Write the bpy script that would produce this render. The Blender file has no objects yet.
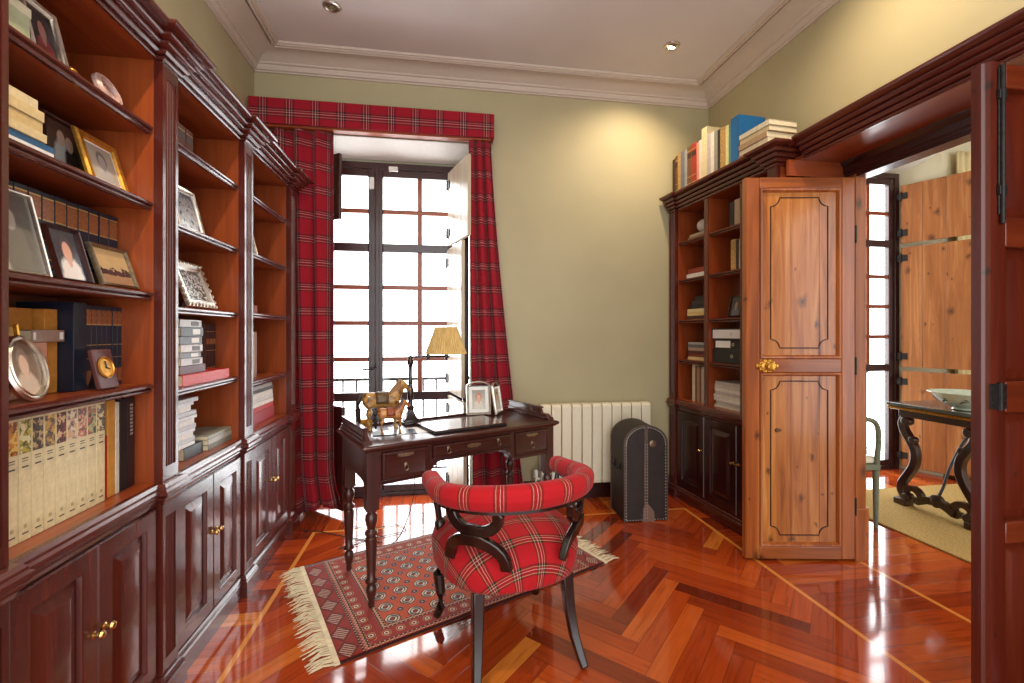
import bpy, bmesh, math, random
from mathutils import Matrix, Vector
C = bpy.context.scene.collection
R = math.radians
PI = math.pi
rnd = random.Random(7)

def lin(r, g, b):
    f = lambda c: (c/255/12.92) if c/255 <= .04045 else ((c/255+.055)/1.055)**2.4
    return (f(r), f(g), f(b), 1.0)

# ------------------------------------------------------------------ node helpers
class E:
    """a node socket with arithmetic"""
    def __init__(s, nt, o): s.nt, s.o = nt, o
    def m(s, op, *a, clamp=False):
        n = s.nt.nodes.new('ShaderNodeMath'); n.operation = op; n.use_clamp = clamp
        for i, q in enumerate((s,)+a):
            if isinstance(q, E): s.nt.links.new(q.o, n.inputs[i])
            else: n.inputs[i].default_value = q
        return E(s.nt, n.outputs[0])
    def __add__(s, q): return s.m('ADD', q)
    def __sub__(s, q): return s.m('SUBTRACT', q)
    def __mul__(s, q): return s.m('MULTIPLY', q)
    def __truediv__(s, q): return s.m('DIVIDE', q)
    def __rsub__(s, q): return (s*-1)+q
    __radd__ = __add__; __rmul__ = __mul__
    def floor(s): return s.m('FLOOR')
    def fract(s): return s.m('FRACT')
    def abs(s): return s.m('ABSOLUTE')
    def lt(s, q): return s.m('LESS_THAN', q)
    def gt(s, q): return s.m('GREATER_THAN', q)
    def mn(s, q): return s.m('MINIMUM', q)
    def mx(s, q): return s.m('MAXIMUM', q)
    def mod(s, q): return s.m('FLOORED_MODULO', q)
    def sqrt(s): return s.m('SQRT')

class Mat:
    def __init__(s, name, rough=.5, spec=.5, coat=0, metal=0, coat_rough=.1):
        s.mat = bpy.data.materials.new(name); s.mat.use_nodes = True
        s.nt = s.mat.node_tree; s.b = s.nt.nodes['Principled BSDF']
        s.b.inputs['Roughness'].default_value = rough
        s.b.inputs['Specular IOR Level'].default_value = spec
        s.b.inputs['Coat Weight'].default_value = coat
        s.b.inputs['Coat Roughness'].default_value = coat_rough
        s.b.inputs['Metallic'].default_value = metal
    def tc(s, out='Object', scale=(1, 1, 1), loc=(0, 0, 0), rot=(0, 0, 0)):
        t = s.nt.nodes.new('ShaderNodeTexCoord'); m = s.nt.nodes.new('ShaderNodeMapping')
        m.inputs['Scale'].default_value = scale; m.inputs['Location'].default_value = loc; m.inputs['Rotation'].default_value = rot
        s.nt.links.new(t.outputs[out], m.inputs[0]); return m.outputs[0]
    def xyz(s, v):
        n = s.nt.nodes.new('ShaderNodeSeparateXYZ'); s.nt.links.new(v, n.inputs[0])
        return [E(s.nt, o) for o in n.outputs]
    def comb(s, x, y, z=0.0):
        n = s.nt.nodes.new('ShaderNodeCombineXYZ')
        for i, q in enumerate((x, y, z)):
            if isinstance(q, E): s.nt.links.new(q.o, n.inputs[i])
            else: n.inputs[i].default_value = q
        return n.outputs[0]
    def noise(s, v, scale=5, detail=4, rough=.55, dist=0, col=False):
        n = s.nt.nodes.new('ShaderNodeTexNoise'); n.inputs['Scale'].default_value = scale
        n.inputs['Detail'].default_value = detail; n.inputs['Roughness'].default_value = rough; n.inputs['Distortion'].default_value = dist
        s.nt.links.new(v, n.inputs['Vector']); return n.outputs['Color'] if col else E(s.nt, n.outputs['Fac'])
    def white(s, v):
        n = s.nt.nodes.new('ShaderNodeTexWhiteNoise'); n.noise_dimensions = '3D'
        s.nt.links.new(v, n.inputs['Vector']); return E(s.nt, n.outputs['Value'])
    def voro(s, v, scale, feature='F1', rnd_=1, dim='3D'):
        n = s.nt.nodes.new('ShaderNodeTexVoronoi'); n.voronoi_dimensions = dim; n.feature = feature; n.inputs['Scale'].default_value = scale
        n.inputs['Randomness'].default_value = rnd_
        s.nt.links.new(v, n.inputs['Vector']); return E(s.nt, n.outputs['Distance']), n
    def ramp(s, fac, stops, const=False):
        n = s.nt.nodes.new('ShaderNodeValToRGB'); r = n.color_ramp
        r.interpolation = 'CONSTANT' if const else 'LINEAR'
        while len(r.elements) < len(stops): r.elements.new(.5)
        for e, (p, c) in zip(r.elements, stops): e.position = p; e.color = c
        s.nt.links.new(fac.o, n.inputs[0]); return n.outputs[0]
    def mix(s, fac, a, b, mode='MIX'):
        n = s.nt.nodes.new('ShaderNodeMix'); n.data_type = 'RGBA'; n.blend_type = mode
        def put(i, q):
            if isinstance(q, E): s.nt.links.new(q.o, n.inputs[i])
            elif isinstance(q, (tuple, float, int)): n.inputs[i].default_value = q
            else: s.nt.links.new(q, n.inputs[i])
        put(0, fac); put(6, a); put(7, b); return n.outputs[2]
    def col(s, c):
        if isinstance(c, tuple): s.b.inputs['Base Color'].default_value = c
        else: s.nt.links.new(c, s.b.inputs['Base Color'])
        return s
    def bump(s, h, strength=.2, dist=.002):
        n = s.nt.nodes.new('ShaderNodeBump'); n.inputs['Strength'].default_value = strength; n.inputs['Distance'].default_value = dist
        s.nt.links.new(h.o, n.inputs['Height']); s.nt.links.new(n.outputs[0], s.b.inputs['Normal']); return s

def plain(name, c, rough=.5, spec=.5, metal=0, coat=0, var=.12, scale=30):
    """a surface of one colour with a little wear in it"""
    m = Mat(name, rough, spec, coat, metal)
    n = m.noise(m.tc(), scale, 3)
    k = lambda q: tuple(min(1, x*q) for x in c[:3])+(1,)
    m.col(m.ramp(n, [(.3, k(1-var)), (.7, k(1+var))]))
    return m.mat

def wood(name, stops, axis='z', rough=.3, spec=.5, coat=.2, fine=26, along=1.6, knots=0, knotcol=None, bump=.12, flat='y'):
    m = Mat(name, rough, spec, coat)
    sc = {'x': (along, fine, fine), 'y': (fine, along, fine), 'z': (fine, fine, along)}[axis]
    v = m.tc('Object', sc)
    n = m.noise(v, 1.0, 5, .6, 1.2)
    n2 = m.noise(m.tc('Object', tuple(q*.25 for q in sc), (3, 5, 7)), 1.0, 3, .5, .6)
    f = n*.55+n2*.45
    c = m.ramp(f, stops)
    if knots:
        ks = {'x': (5.5, 8, 8), 'y': (8, 5.5, 8), 'z': (8, 8, 5.2)}[axis]
        ks0 = ks; ks = tuple(.0001 if ax == flat else q for ax, q in zip('xyz', ks))
        kx_, ky_, kz_ = m.xyz(m.tc('Object', ks0, (.37, .11, .53))); wb = (m.noise(m.tc('Object', (14, 14, 9)), 1, 2)-.5)*.5; kx_ = kx_+wb; kz_ = kz_+wb*.7; ky_ = ky_+wb
        d, vn = m.voro(m.comb(*[q for ax, q in zip('xyz', (kx_, ky_, kz_)) if ax != flat]), 1.0, dim='2D')
        w = m.white(vn.outputs['Color']); w2 = m.white(m.comb(w, 3.3, 1.7))
        nn = m.noise(m.tc('Object', (60, 60, 60)), 1, 3)
        r = (d+nn*.12)
        k = r.m('SUBTRACT', .07)/(w2*w2*.22+.05); k = (1-k).m('MAXIMUM', 0.0, clamp=True) * w.lt(knots)
        c = m.mix(k.m('MULTIPLY', .9), c, knotcol)
    m.col(c)
    m.bump(n, bump, .001)
    return m.mat

def tartan(name, period, reds, off=(0, 0), rough=.85, sat=1):
    m = Mat(name, rough, .25)
    m.b.inputs['Sheen Weight'].default_value = .06
    u, v, _ = m.xyz(m.tc('UV'))
    red, dk, crm, wht, mid = reds
    st = [(0, red), (.36, dk), (.42, crm), (.45, mid), (.54, wht), (.565, mid), (.63, crm), (.655, dk), (.73, red)]
    a = m.ramp((u/period+off[0]).fract(), st, True)
    b = m.ramp((v/period+off[1]).fract(), st, True)
    tw = (((u+v)/.004).fract()).lt(.5)
    m.col(m.mix(tw*.3+.35, a, b))
    m.bump(((u-v)/.004).fract(), .1, .0005)
    return m.mat

# ------------------------------------------------------------------ mesh helpers
class MB:
    def __init__(s): s.v = []; s.f = []; s.uv = {}; s.M = Matrix()
    def p(s, x, y, z, uv=None):
        s.v.append(tuple(s.M @ Vector((x, y, z))))
        if uv: s.uv[len(s.v)-1] = uv
        return len(s.v)-1
    def box(s, x0, y0, z0, x1, y1, z1):
        i = [s.p(x, y, z) for z in (z0, z1) for y in (y0, y1) for x in (x0, x1)]
        for q in ((0, 2, 3, 1), (4, 5, 7, 6), (0, 1, 5, 4), (2, 6, 7, 3), (0, 4, 6, 2), (1, 3, 7, 5)): s.f.append([i[k] for k in q])
        return s
    def loft(s, rings, cap=True, closed=True, uvs=None):
        idx = [[s.p(*q, uv=(uvs[a][b] if uvs else None)) for b, q in enumerate(r)] for a, r in enumerate(rings)]
        n = len(rings[0])
        for a in range(len(rings)-1):
            for b in range(n if closed else n-1):
                s.f.append([idx[a][b], idx[a][(b+1) % n], idx[a+1][(b+1) % n], idx[a+1][b]])
        if cap and closed: s.f.append(idx[0][::-1]); s.f.append(idx[-1])
        return s
    def prism(s, poly, axis, a, b):
        def q(u, v, w): return {'x': (w, u, v), 'y': (u, w, v), 'z': (u, v, w)}[axis]
        return s.loft([[q(u, v, a) for u, v in poly], [q(u, v, b) for u, v in poly]])
    def lathe(s, prof, c=(0, 0, 0), n=24, axis='z', cap=True):
        def q(r, h, t):
            u, v = r*math.cos(t), r*math.sin(t)
            return {'z': (c[0]+u, c[1]+v, c[2]+h), 'y': (c[0]+u, c[1]+h, c[2]+v), 'x': (c[0]+h, c[1]+u, c[2]+v)}[axis]
        return s.loft([[q(max(r, 1e-4), h, 2*PI*k/n) for k in range(n)] for r, h in prof], cap)
    def tube(s, pts, r, n=8, sq=None, up=(0, 0, 1), cap=True):
        """round tube, or a rectangular bar when sq=(w,h)"""
        P = [Vector(q) for q in pts]; rings = []; up = Vector(up)
        for i, q in enumerate(P):
            t = (P[min(i+1, len(P)-1)]-P[max(i-1, 0)]).normalized()
            u = t.cross(up)
            if u.length < 1e-3: u = t.cross(Vector((0, 1, 0.01)))
            u.normalize(); w = u.cross(t)
            rr = r[i] if isinstance(r, (list, tuple)) else r
            if sq:
                k = rr if rr else 1
                rings.append([tuple(q+u*sq[0]*k*a/2+w*sq[1]*k*b/2) for a, b in ((-1, -1), (1, -1), (1, 1), (-1, 1))])
            else:
                rings.append([tuple(q+u*rr*math.cos(2*PI*k/n)+w*rr*math.sin(2*PI*k/n)) for k in range(n)])
        return s.loft(rings, cap)
    def sweep(s, prof, path, i0=0, i1=None):
        """profile [(out, z)] along a plan path [(x, y)], mitred; out is to the right of travel"""
        i1 = len(path)-1 if i1 is None else i1
        nr = []
        for a, b in zip(path, path[1:]):
            dx, dy = b[0]-a[0], b[1]-a[1]; L = math.hypot(dx, dy); nr.append((dy/L, -dx/L))
        rings = []
        for i in range(i0, i1+1):
            n1 = nr[max(i-1, 0)]; n2 = nr[min(i, len(nr)-1)]
            k = 1+n1[0]*n2[0]+n1[1]*n2[1]; m = ((n1[0]+n2[0])/k, (n1[1]+n2[1])/k)
            rings.append([(path[i][0]+m[0]*d, path[i][1]+m[1]*d, z) for d, z in prof])
        return s.loft(rings)
    def rects(s, x0, z0, x1, z1, prof, back=None):
        """a panel in the xz plane made of nested rectangles: prof [(inset, y)]"""
        rr = [[(x0+i, y, z0+i), (x1-i, y, z0+i), (x1-i, y, z1-i), (x0+i, y, z1-i)] for i, y in prof]
        if back is not None: rr = [[(x0, back, z0), (x1, back, z0), (x1, back, z1), (x0, back, z1)]]+rr
        return s.loft(rr)
    def build(s, name, mat, parent=None, bevel=0, smooth=.6, loc=None, rot=None, seg=2, solid=0):
        me = bpy.data.meshes.new(name); me.from_pydata(s.v, [], s.f)
        if s.uv:
            l = me.uv_layers.new(name='UVMap')
            for lp in me.loops: l.data[lp.index].uv = s.uv.get(lp.vertex_index, (0, 0))
        bm = bmesh.new(); bm.from_mesh(me); bmesh.ops.recalc_face_normals(bm, faces=bm.faces); bm.to_mesh(me); bm.free()
        me.materials.append(mat)
        o = bpy.data.objects.new(name, me); C.objects.link(o)
        if parent: o.parent = parent
        if smooth: me.shade_smooth(); me.set_sharp_from_angle(angle=smooth)
        if solid:
            m = o.modifiers.new('solid', 'SOLIDIFY'); m.thickness = solid; m.offset = 0
        if bevel:
            m = o.modifiers.new('bevel', 'BEVEL'); m.width = bevel; m.segments = seg; m.limit_method = 'ANGLE'; m.angle_limit = R(40)
        if loc: o.location = loc
        if rot: o.rotation_euler = rot
        return o

def tag(o, label=None, cat=None, group=None, kind=None):
    if label: o['label'] = label
    if cat: o['category'] = cat
    if group: o['group'] = group
    if kind: o['kind'] = kind
    return o
def empty(name, loc=(0, 0, 0), rz=0, label=None, cat=None, group=None, kind=None):
    o = bpy.data.objects.new(name, None); C.objects.link(o); o.empty_display_size = .05
    o.location = loc; o.rotation_euler = (0, 0, rz); return tag(o, label, cat, group, kind)
def copy_tree(o, parent=None):
    c = o.copy(); C.objects.link(c)
    if parent: c.parent = parent
    for ch in list(o.children): copy_tree(ch, c)
    return c
def struct(name, mb, mat, **k): return tag(mb.build(name, mat, **k), kind='structure')
ORD = 'first second third fourth fifth sixth seventh eighth ninth tenth eleventh twelfth thirteenth fourteenth fifteenth sixteenth seventeenth eighteenth'.split()

# ------------------------------------------------------------------ materials
def wd(base, lo, hi, **k):
    pass
MAHOG = [(.25, lin(52, 18, 14)), (.5, lin(82, 31, 23)), (.75, lin(108, 46, 33))]
ORANGE = [(.25, lin(112, 44, 18)), (.5, lin(142, 64, 28)), (.75, lin(166, 84, 40))]
M = {}
for ax in 'xyz':
    M['mah_'+ax] = wood('mahogany_'+ax, MAHOG, ax, .26, .5, .35)
    M['org_'+ax] = wood('warm_mahogany_'+ax, ORANGE, ax, .33, .5, .2)
    M['dark_'+ax] = wood('dark_mahogany_'+ax, [(.25, lin(30, 10, 10)), (.5, lin(52, 19, 17)), (.75, lin(70, 28, 22))], ax, .28, .5, .3)
    M['desk_'+ax] = wood('desk_wood_'+ax, [(.25, lin(38, 16, 13)), (.5, lin(64, 28, 22)), (.75, lin(88, 42, 32))], ax, .3, .5, .3)
M['pine'] = wood('old_pine', [(.3, lin(96, 44, 15)), (.45, lin(168, 98, 42)), (.55, lin(188, 120, 58)), (.72, lin(216, 160, 94))], 'z', .3, .5, .25, 20, 1.2, .62, lin(52, 26, 14))
M['pine_x'] = wood('old_pine_rail', [(.28, lin(100, 44, 16)), (.5, lin(158, 86, 38)), (.72, lin(192, 122, 64))], 'x', .32, .5, .2, 20, 1.2, .2, lin(48, 24, 14))
M['pine_stile'] = wood('old_pine_stile', [(.28, lin(96, 42, 15)), (.5, lin(162, 86, 36)), (.72, lin(198, 126, 66))], 'z', .32, .5, .2, 22, 1.0, .2, lin(48, 24, 14))
M['pine_red'] = wood('red_pine', [(.25, lin(58, 16, 8)), (.5, lin(88, 28, 12)), (.75, lin(116, 46, 20))], 'z', .3, .5, .25, 20, 1.2, .3, lin(40, 16, 10))
M['pine_red_x'] = wood('red_pine_rail', [(.25, lin(70, 22, 9)), (.5, lin(104, 38, 16)), (.75, lin(132, 58, 26))], 'x', .3, .5, .25, 20, 1.2)
M['shutter'] = wood('shutter_pine', [(.25, lin(120, 66, 34)), (.5, lin(168, 104, 58)), (.72, lin(214, 156, 100))], 'z', .32, .5, .25, 20, 1.2, .5, lin(58, 34, 24), flat='x')
M['shutter_lit'] = wood('lit_shutter_wood', [(.25, lin(150, 130, 105)), (.5, lin(190, 172, 146)), (.75, lin(214, 200, 178))], 'z', .35, .5, .15, 20, 1.2, .2, lin(120, 100, 84))  # pale tone paints in the window light falling on these shutters
M['bead'] = plain('panel_groove_wood', lin(74, 34, 14), .4)
M['black_wood'] = plain('ebonised_wood', lin(34, 16, 13), .25, .5, 0, .35, .2, 20)
M['brass'] = plain('brass', lin(196, 162, 104), .25, .5, 1)
M['old_brass'] = plain('worn_brass', lin(146, 126, 100), .38, .5, .85, 0, .3, 60)
M['gold'] = plain('gilt', lin(206, 150, 60), .32, .5, .75, 0, .25, 60)
M['silver'] = plain('silver', lin(206, 198, 186), .28, .5, 1, 0, .15, 60)
M['iron'] = plain('old_iron', lin(48, 44, 42), .5, .5, .6, 0, .4, 60)
M['black'] = plain('black_leather', lin(24, 22, 23), .3, .5)
M['white'] = plain('white_paint', lin(226, 222, 214), .5, .4, var=.02)
M['cream'] = plain('radiator_enamel', lin(226, 216, 190), .3, .5, var=.02)
M['paper'] = plain('book_paper', lin(222, 208, 176), .8, .2, var=.08, scale=80)
M['whitepaper'] = plain('white_paper', lin(236, 234, 230), .6, .3, var=.02)
M['trunk'] = plain('trunk_leather', lin(42, 31, 26), .6, .5, 0, 0, .25, 14)
M['trunk_strip'] = plain('trunk_binding', lin(88, 70, 60), .5, .5, 0, 0, .3, 40)
M['chair_green'] = plain('grey_green_paint', lin(112, 118, 98), .4)
M['ceramic'] = plain('celadon_glaze', lin(206, 218, 198), .12, .6, 0, .3, .04)
M['fringe'] = plain('wool_fringe', lin(222, 206, 172), .9, .1, var=.15, scale=40)
M['cable'] = plain('cable_rubber', lin(30, 26, 26), .5)
M['leaf'] = plain('sponged_leaf', lin(60, 70, 70), .3)
M['marble'] = plain('dark_stone_top', lin(84, 90, 92), .1, .6, 0, .2, .3, 9)

def mk():
    # floor: big herringbone inside a thin inlaid line, straight boards outside it
    m = Mat('parquet', .14, .6, .5, coat_rough=.05)
    x, y, z = m.xyz(m.tc())
    w, n = .082, 7
    a = (x+y)*(.7071/w)+40.35; b = (y-x)*(.7071/w)+40.6
    fa, fb = a.floor(), b.floor()
    k = (fa-fb).mod(2.0*n)
    isA = k.lt(float(n))
    q = ((fa-fb)/(2.0*n)).floor()
    inA = m.comb(fb, q, 1.0); inB = m.comb(fa, q, 7.0)
    ra, rb = m.white(inA), m.white(inB)
    rv = ra*isA + rb*(1-isA)
    ax, bx = a.fract(), b.fract()
    eA = bx.mn(1-bx); eB = ax.mn(1-ax)
    lA = k+ax; eA = eA.mn(lA.mn(float(n)-lA))
    lB = (2.0*n-1)-k+bx; eB = eB.mn(lB.mn(float(n)-lB))
    edge = eA*isA+eB*(1-isA)
    ga = a*isA+b*(1-isA); gb = b*isA+a*(1-isA)
    # border zone: boards laid square to the inlaid line
    side = (x.lt(-.81)).mx(x.gt(1.79)); back = y.gt(3.13)
    out = side.mx(back)
    ub = x*back+y*(1-back); vb = y*back+x*(1-back)
    c = ub/.095; rc = m.white(m.comb(c.floor(), (vb/.9+c.floor()*.37).floor(), 3.0))
    ec = c.fract().mn(1-c.fract())
    rv = rc*out+rv*(1-out); edge = ec*out+edge*(1-out)
    g1 = (vb*12)*out+ga*(1-out); g2 = (c)*out+gb*(1-out)
    grain = m.noise(m.comb(g1*.18, g2*2.6, rv*31), 1.6, 5, .6, .8)
    base = m.ramp(rv, [(0, lin(104, 34, 15)), (.07, lin(142, 51, 19)), (.4, lin(164, 62, 22)), (.78, lin(178, 73, 26)), (.93, lin(192, 90, 34)), (1, lin(208, 116, 44))])
    col = m.mix(1.0, base, m.ramp(grain, [(.25, (.62, .55, .5, 1)), (.5, (1, 1, 1, 1)), (.8, (1.15, 1.2, 1.2, 1))]), 'MULTIPLY')
    col = m.mix(edge.lt(.018)*.55, col, lin(60, 18, 8))
    def line(v, p, hw=.011): return (v-p).abs().lt(hw)
    ln = (line(x, -.81)*y.lt(3.14)).mx(line(x, 1.79)*y.lt(3.14)).mx(line(y, 3.13)*x.gt(-.82)*x.lt(1.8)).mx(line(x, 2.36)).m('MINIMUM', 1.0)
    col = m.mix(ln*.9, col, lin(226, 148, 66))
    m.col(col)
    rn = m.noise(m.tc('Object', (3, 3, 3)), 2, 3)
    m.nt.links.new((rn*.09+.05).o, m.b.inputs['Roughness'])
    m.bump(grain*.5+edge.lt(.018)*-.6+m.noise(m.tc('Object', (1, 1, 1)), 7, 2)*.9, .12, .0012)
    M['floor'] = m.mat
    # wall paint
    m = Mat('sage_wall_paint', .55, .3)
    nz = m.noise(m.tc('Object', (1, 1, 1)), 1.3, 3)
    m.col(m.ramp(nz, [(.3, lin(168, 157, 122)), (.7, lin(177, 166, 131))])); m.bump(m.noise(m.tc(), 60, 3), .06, .001)
    M['wall'] = m.mat
    m = Mat('ceiling_paint', .6, .3); nz = m.noise(m.tc(), 1.5, 2)
    m.col(m.ramp(nz, [(.3, lin(208, 200, 197)), (.7, lin(216, 209, 206))])); M['ceil'] = m.mat
    M['plaster'] = plain('cornice_plaster', lin(196, 180, 165), .55, .3, var=.02)
    m = Mat('wall_cream', .6, .3); nz = m.noise(m.tc(), 1.5, 2)
    m.col(m.ramp(nz, [(.3, lin(224, 214, 180)), (.7, lin(232, 224, 194))])); M['wall2'] = m.mat
    # thin glass
    m = Mat('window_glass'); nt = m.nt; nt.nodes.remove(m.b)
    t = nt.nodes.new('ShaderNodeBsdfTransparent'); g = nt.nodes.new('ShaderNodeBsdfGlossy'); g.inputs['Roughness'].default_value = .02
    lw = nt.nodes.new('ShaderNodeLayerWeight'); lw.inputs[0].default_value = .5; fr = (E(nt, lw.outputs['Facing']).m('POWER', 5.0)*.92+.04).o.node; mx = nt.nodes.new('ShaderNodeMixShader')
    nt.links.new(fr.outputs[0], mx.inputs[0]); nt.links.new(t.outputs[0], mx.inputs[1]); nt.links.new(g.outputs[0], mx.inputs[2])
    nt.links.new(mx.outputs[0], nt.nodes['Material Output'].inputs[0]); M['glass'] = m.mat
    # tartans
    M['tartan_curtain'] = tartan('tartan_curtain_cloth', .17, (lin(150, 18, 36), lin(38, 20, 38), lin(176, 128, 104), lin(206, 172, 164), lin(92, 14, 36)))
    M['tartan_chair'] = tartan('tartan_chair_cloth', .118, (lin(176, 20, 28), lin(28, 26, 28), lin(172, 154, 108), lin(208, 178, 168), lin(118, 14, 26)), (.2, .35))
    # rug pile
    m = Mat('rug_pile', .95, .1); m.b.inputs['Sheen Weight'].default_value = .2
    u, v, _ = m.xyz(m.tc('UV'))
    L, W = 1.44, .883
    nz = m.noise(m.tc('UV', (1, 1, 1)), 90, 2)
    du = u.mn(L-u); dv = v.mn(W-v)
    rust, dk, ivory, red, navy = lin(178, 72, 36), lin(58, 20, 18), lin(206, 188, 166), lin(140, 40, 28), lin(52, 40, 54)
    # field of octagon guls
    cu, cv = .108, .104
    fu = (u/cu).fract()-.5; fv = (v/cv).fract()-.5
    def octa(a, b, ka, kb):
        A, B = a.abs()*ka, b.abs()*kb
        return A.mx(B).mx((A+B)*.72)
    o = octa(fu, fv, cu*1000, cv*1000)/60
    gul = m.ramp(o, [(0, red), (.12, dk), (.2, ivory), (.33, navy), (.42, ivory), (.52, dk), (.6, rust)], True)
    quad = ((fu*fv).gt(0))*(o.gt(.2))*(o.lt(.52))
    gul = m.mix(quad*.55, gul, navy)
    fu2 = (u/cu+.5).fract()-.5; fv2 = (v/cv+.5).fract()-.5
    o2 = octa(fu2, fv2, cu*1000, cv*1000)/60
    gul2 = m.ramp(o2, [(0, lin(170, 120, 110)), (.1, navy), (.24, lin(150, 90, 84)), (.30, rust)], True)
    field = m.mix(o.lt(.6), gul2, gul)
    # border: running rosettes between guard stripes; hatched lozenges in the end panels
    def rosette(s_, t_, pr, half):
        a = ((s_/pr).fract()-.5)*pr; r_ = ((a*a)+(t_*t_)).sqrt()/half
        return m.ramp(r_, [(0, red), (.25, ivory), (.45, dk), (.62, lin(188, 110, 70)), (.8, red)], True)
    lb = rosette(u, dv-.075, .062, .026)
    eb = rosette(v, du-.155, .062, .026)
    bord = m.mix((du-.10).lt(dv), lb, eb)
    mm = (du-.10).mn(dv)
    guards = m.ramp(mm/.13, [(0, dk), (.06, red), (.13, lin(176, 108, 78)), (.19, dk), (.25, red), (.82, dk), (.88, lin(190, 120, 84)), (.94, dk)], True)
    dots = ((((u+v)/.02).fract()).lt(.5))*((((u-v)/.02).fract()).lt(.5))
    guards = m.mix(dots*.5, guards, ivory)
    bcol = m.mix(((mm-.036).gt(0))*((mm-.106).lt(0)), guards, bord)
    col = m.mix(mm.lt(.13), field, bcol)
    # end panels
    lz = ((v/.12).fract()-.5).abs()*2+((du-.05)/.045).abs()
    hat = (((v+du)/.016).fract()).lt(.5)
    endc = m.mix((lz.lt(.8))*hat, m.mix((lz.lt(1.05)), red, dk), ivory)
    col = m.mix(du.lt(.10), col, m.mix(.45, endc, red))
    col = m.mix(dv.lt(.012), col, dk)
    col = m.mix(.5, col, m.ramp(nz, [(.3, (.55, .55, .55, 1)), (.7, (1.3, 1.3, 1.3, 1))]), 'MULTIPLY')
    m.col(col); m.bump(nz, .4, .003); M['rug'] = m.mat
    m = Mat('jute', .95, .1); u, v, w_ = m.xyz(m.tc())
    nn = m.noise(m.tc('Object', (40, 90, 1)), 1.5, 3); m.col(m.ramp(nn, [(.3, lin(150, 118, 66)), (.7, lin(196, 164, 104))])); m.bump(nn, .5, .004); M['jute'] = m.mat
    # pleated shade
    m = Mat('pleated_silk', .8, .2); m.col(m.ramp(m.noise(m.tc('Object', (60, 60, 6)), 1, 2), [(.3, lin(190, 158, 98)), (.7, lin(212, 182, 122))]))
    m.b.inputs['Transmission Weight'].default_value = 0; M['shade'] = m.mat
    m = Mat('cream_curtain_cloth', .9, .2); u, v, w_ = m.xyz(m.tc('UV'))
    m.col(m.ramp((u/.09).fract(), [(0, lin(230, 214, 166)), (.82, lin(176, 150, 98)), (.9, lin(230, 214, 166))], True)); M['cream_cloth'] = m.mat  # narrow darker bands paint the shade of the folds into the cloth
mk()

def photo(name, bg1, bg2, kind='portrait', skin=lin(206, 170, 146), hair=lin(60, 46, 40), cloth=lin(190, 186, 180), rough=.15):
    """a printed photograph: soft background with a sitter or a landscape"""
    m = Mat(name, rough, .5, .3); u, v, _ = m.xyz(m.tc('UV'))
    nz = m.noise(m.tc('UV', (1, 1, 1)), 5, 4)
    c = m.ramp(nz*.5+v*.5, [(.25, bg1), (.75, bg2)])
    def ell(cx, cy, rx, ry): 
        a = (u-cx)/rx; b = (v-cy)/ry
        return (1.0-(a*a+b*b+(nz-.5)*.9)).m('MULTIPLY_ADD', 2.2, .5, clamp=True)
    if kind == 'portrait':
        c = m.mix(ell(.5, .02, .34, .46), c, cloth)
        c = m.mix(ell(.5, .62, .2, .25), c, hair)
        c = m.mix(ell(.5, .55, .14, .19), c, skin)
        c = m.mix(ell(.5, .37, .07, .12), c, skin)
    elif kind == 'land':
        c = m.mix((v+(nz-.5)*.6).lt(.42), c, hair)
        c = m.mix((v+(nz-.5)*.1).lt(.26), c, skin)
    elif kind == 'couple':
        c = m.mix(ell(.36, .3, .2, .42), c, cloth)
        c = m.mix(ell(.62, .25, .2, .4), c, hair)
        c = m.mix(ell(.38, .72, .1, .14), c, skin); c = m.mix(ell(.6, .66, .1, .14), c, skin)
    else:
        n2 = m.noise(m.tc('UV', (1, 1, 1), (2, 4, 1)), 7, 4); c = m.mix(n2.gt(.5), c, cloth); c = m.mix(n2.gt(.6), c, hair)
    m.col(c); return m.mat
# ------------------------------------------------------------------ the room
YB = 3.47                                   # inner face of the facade wall
struct('floor', MB().box(-1.5, -.9, -.06, 5.6, 3.84, 0), M['floor'])
mb = MB()
mb.prism([(-1.7, YB), (-1.255, YB), (-1.255, 3.82), (-1.7, 3.82)], 'z', 0, 3.42)
mb.prism([(.245, YB), (2.44, YB), (2.44, 3.82), (.245, 3.82)], 'z', 0, 3.42)
mb.prism([(YB, 2.745), (3.82, 2.66), (3.82, 3.42), (YB, 3.42)], 'x', -1.255, .245)
struct('wall_back', mb, M['wall'])
mb = MB()
mb.prism([(2.44, YB), (3.02, YB), (3.16, 3.82), (2.44, 3.82)], 'z', 0, 3.42)
mb.prism([(4.50, YB), (5.6, YB), (5.6, 3.82), (4.36, 3.82)], 'z', 0, 3.42)
mb.prism([(YB, 2.93), (3.82, 2.83), (3.82, 3.42), (YB, 3.42)], 'x', 3.02, 4.50)
struct('wall_far', mb, M['wall2'])
struct('trim_8', MB().prism([(YB+.001, 2.743), (3.735, 2.679), (3.735, 2.673), (YB+.001, 2.737)], 'x', -1.254, .244).prism([(YB+.001, 2.928), (3.735, 2.853), (3.735, 2.848), (YB+.001, 2.922)], 'x', 3.03, 4.45), M['white'], smooth=0)
struct('wall_left', MB().box(-1.5, -.9, 0, -1.30, YB, 3.42), M['wall'])
mb = MB().box(2.20, 2.40, 0, 2.44, YB, 3.42).box(2.20, -.9, 0, 2.44, 1.04, 3.42).box(2.20, 1.04, 2.32, 2.44, 2.40, 3.42)
struct('wall_right', mb, M['wall'])
struct('wall_east', MB().box(5.4, -.9, 0, 5.6, YB, 3.42), M['wall2'])
struct('ceiling', MB().box(-1.30, -.9, 3.265, 2.20, YB, 3.42), M['ceil'])
struct('ceiling', MB().box(2.44, -.9, 3.06, 5.4, YB, 3.42), M['ceil'])
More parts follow.
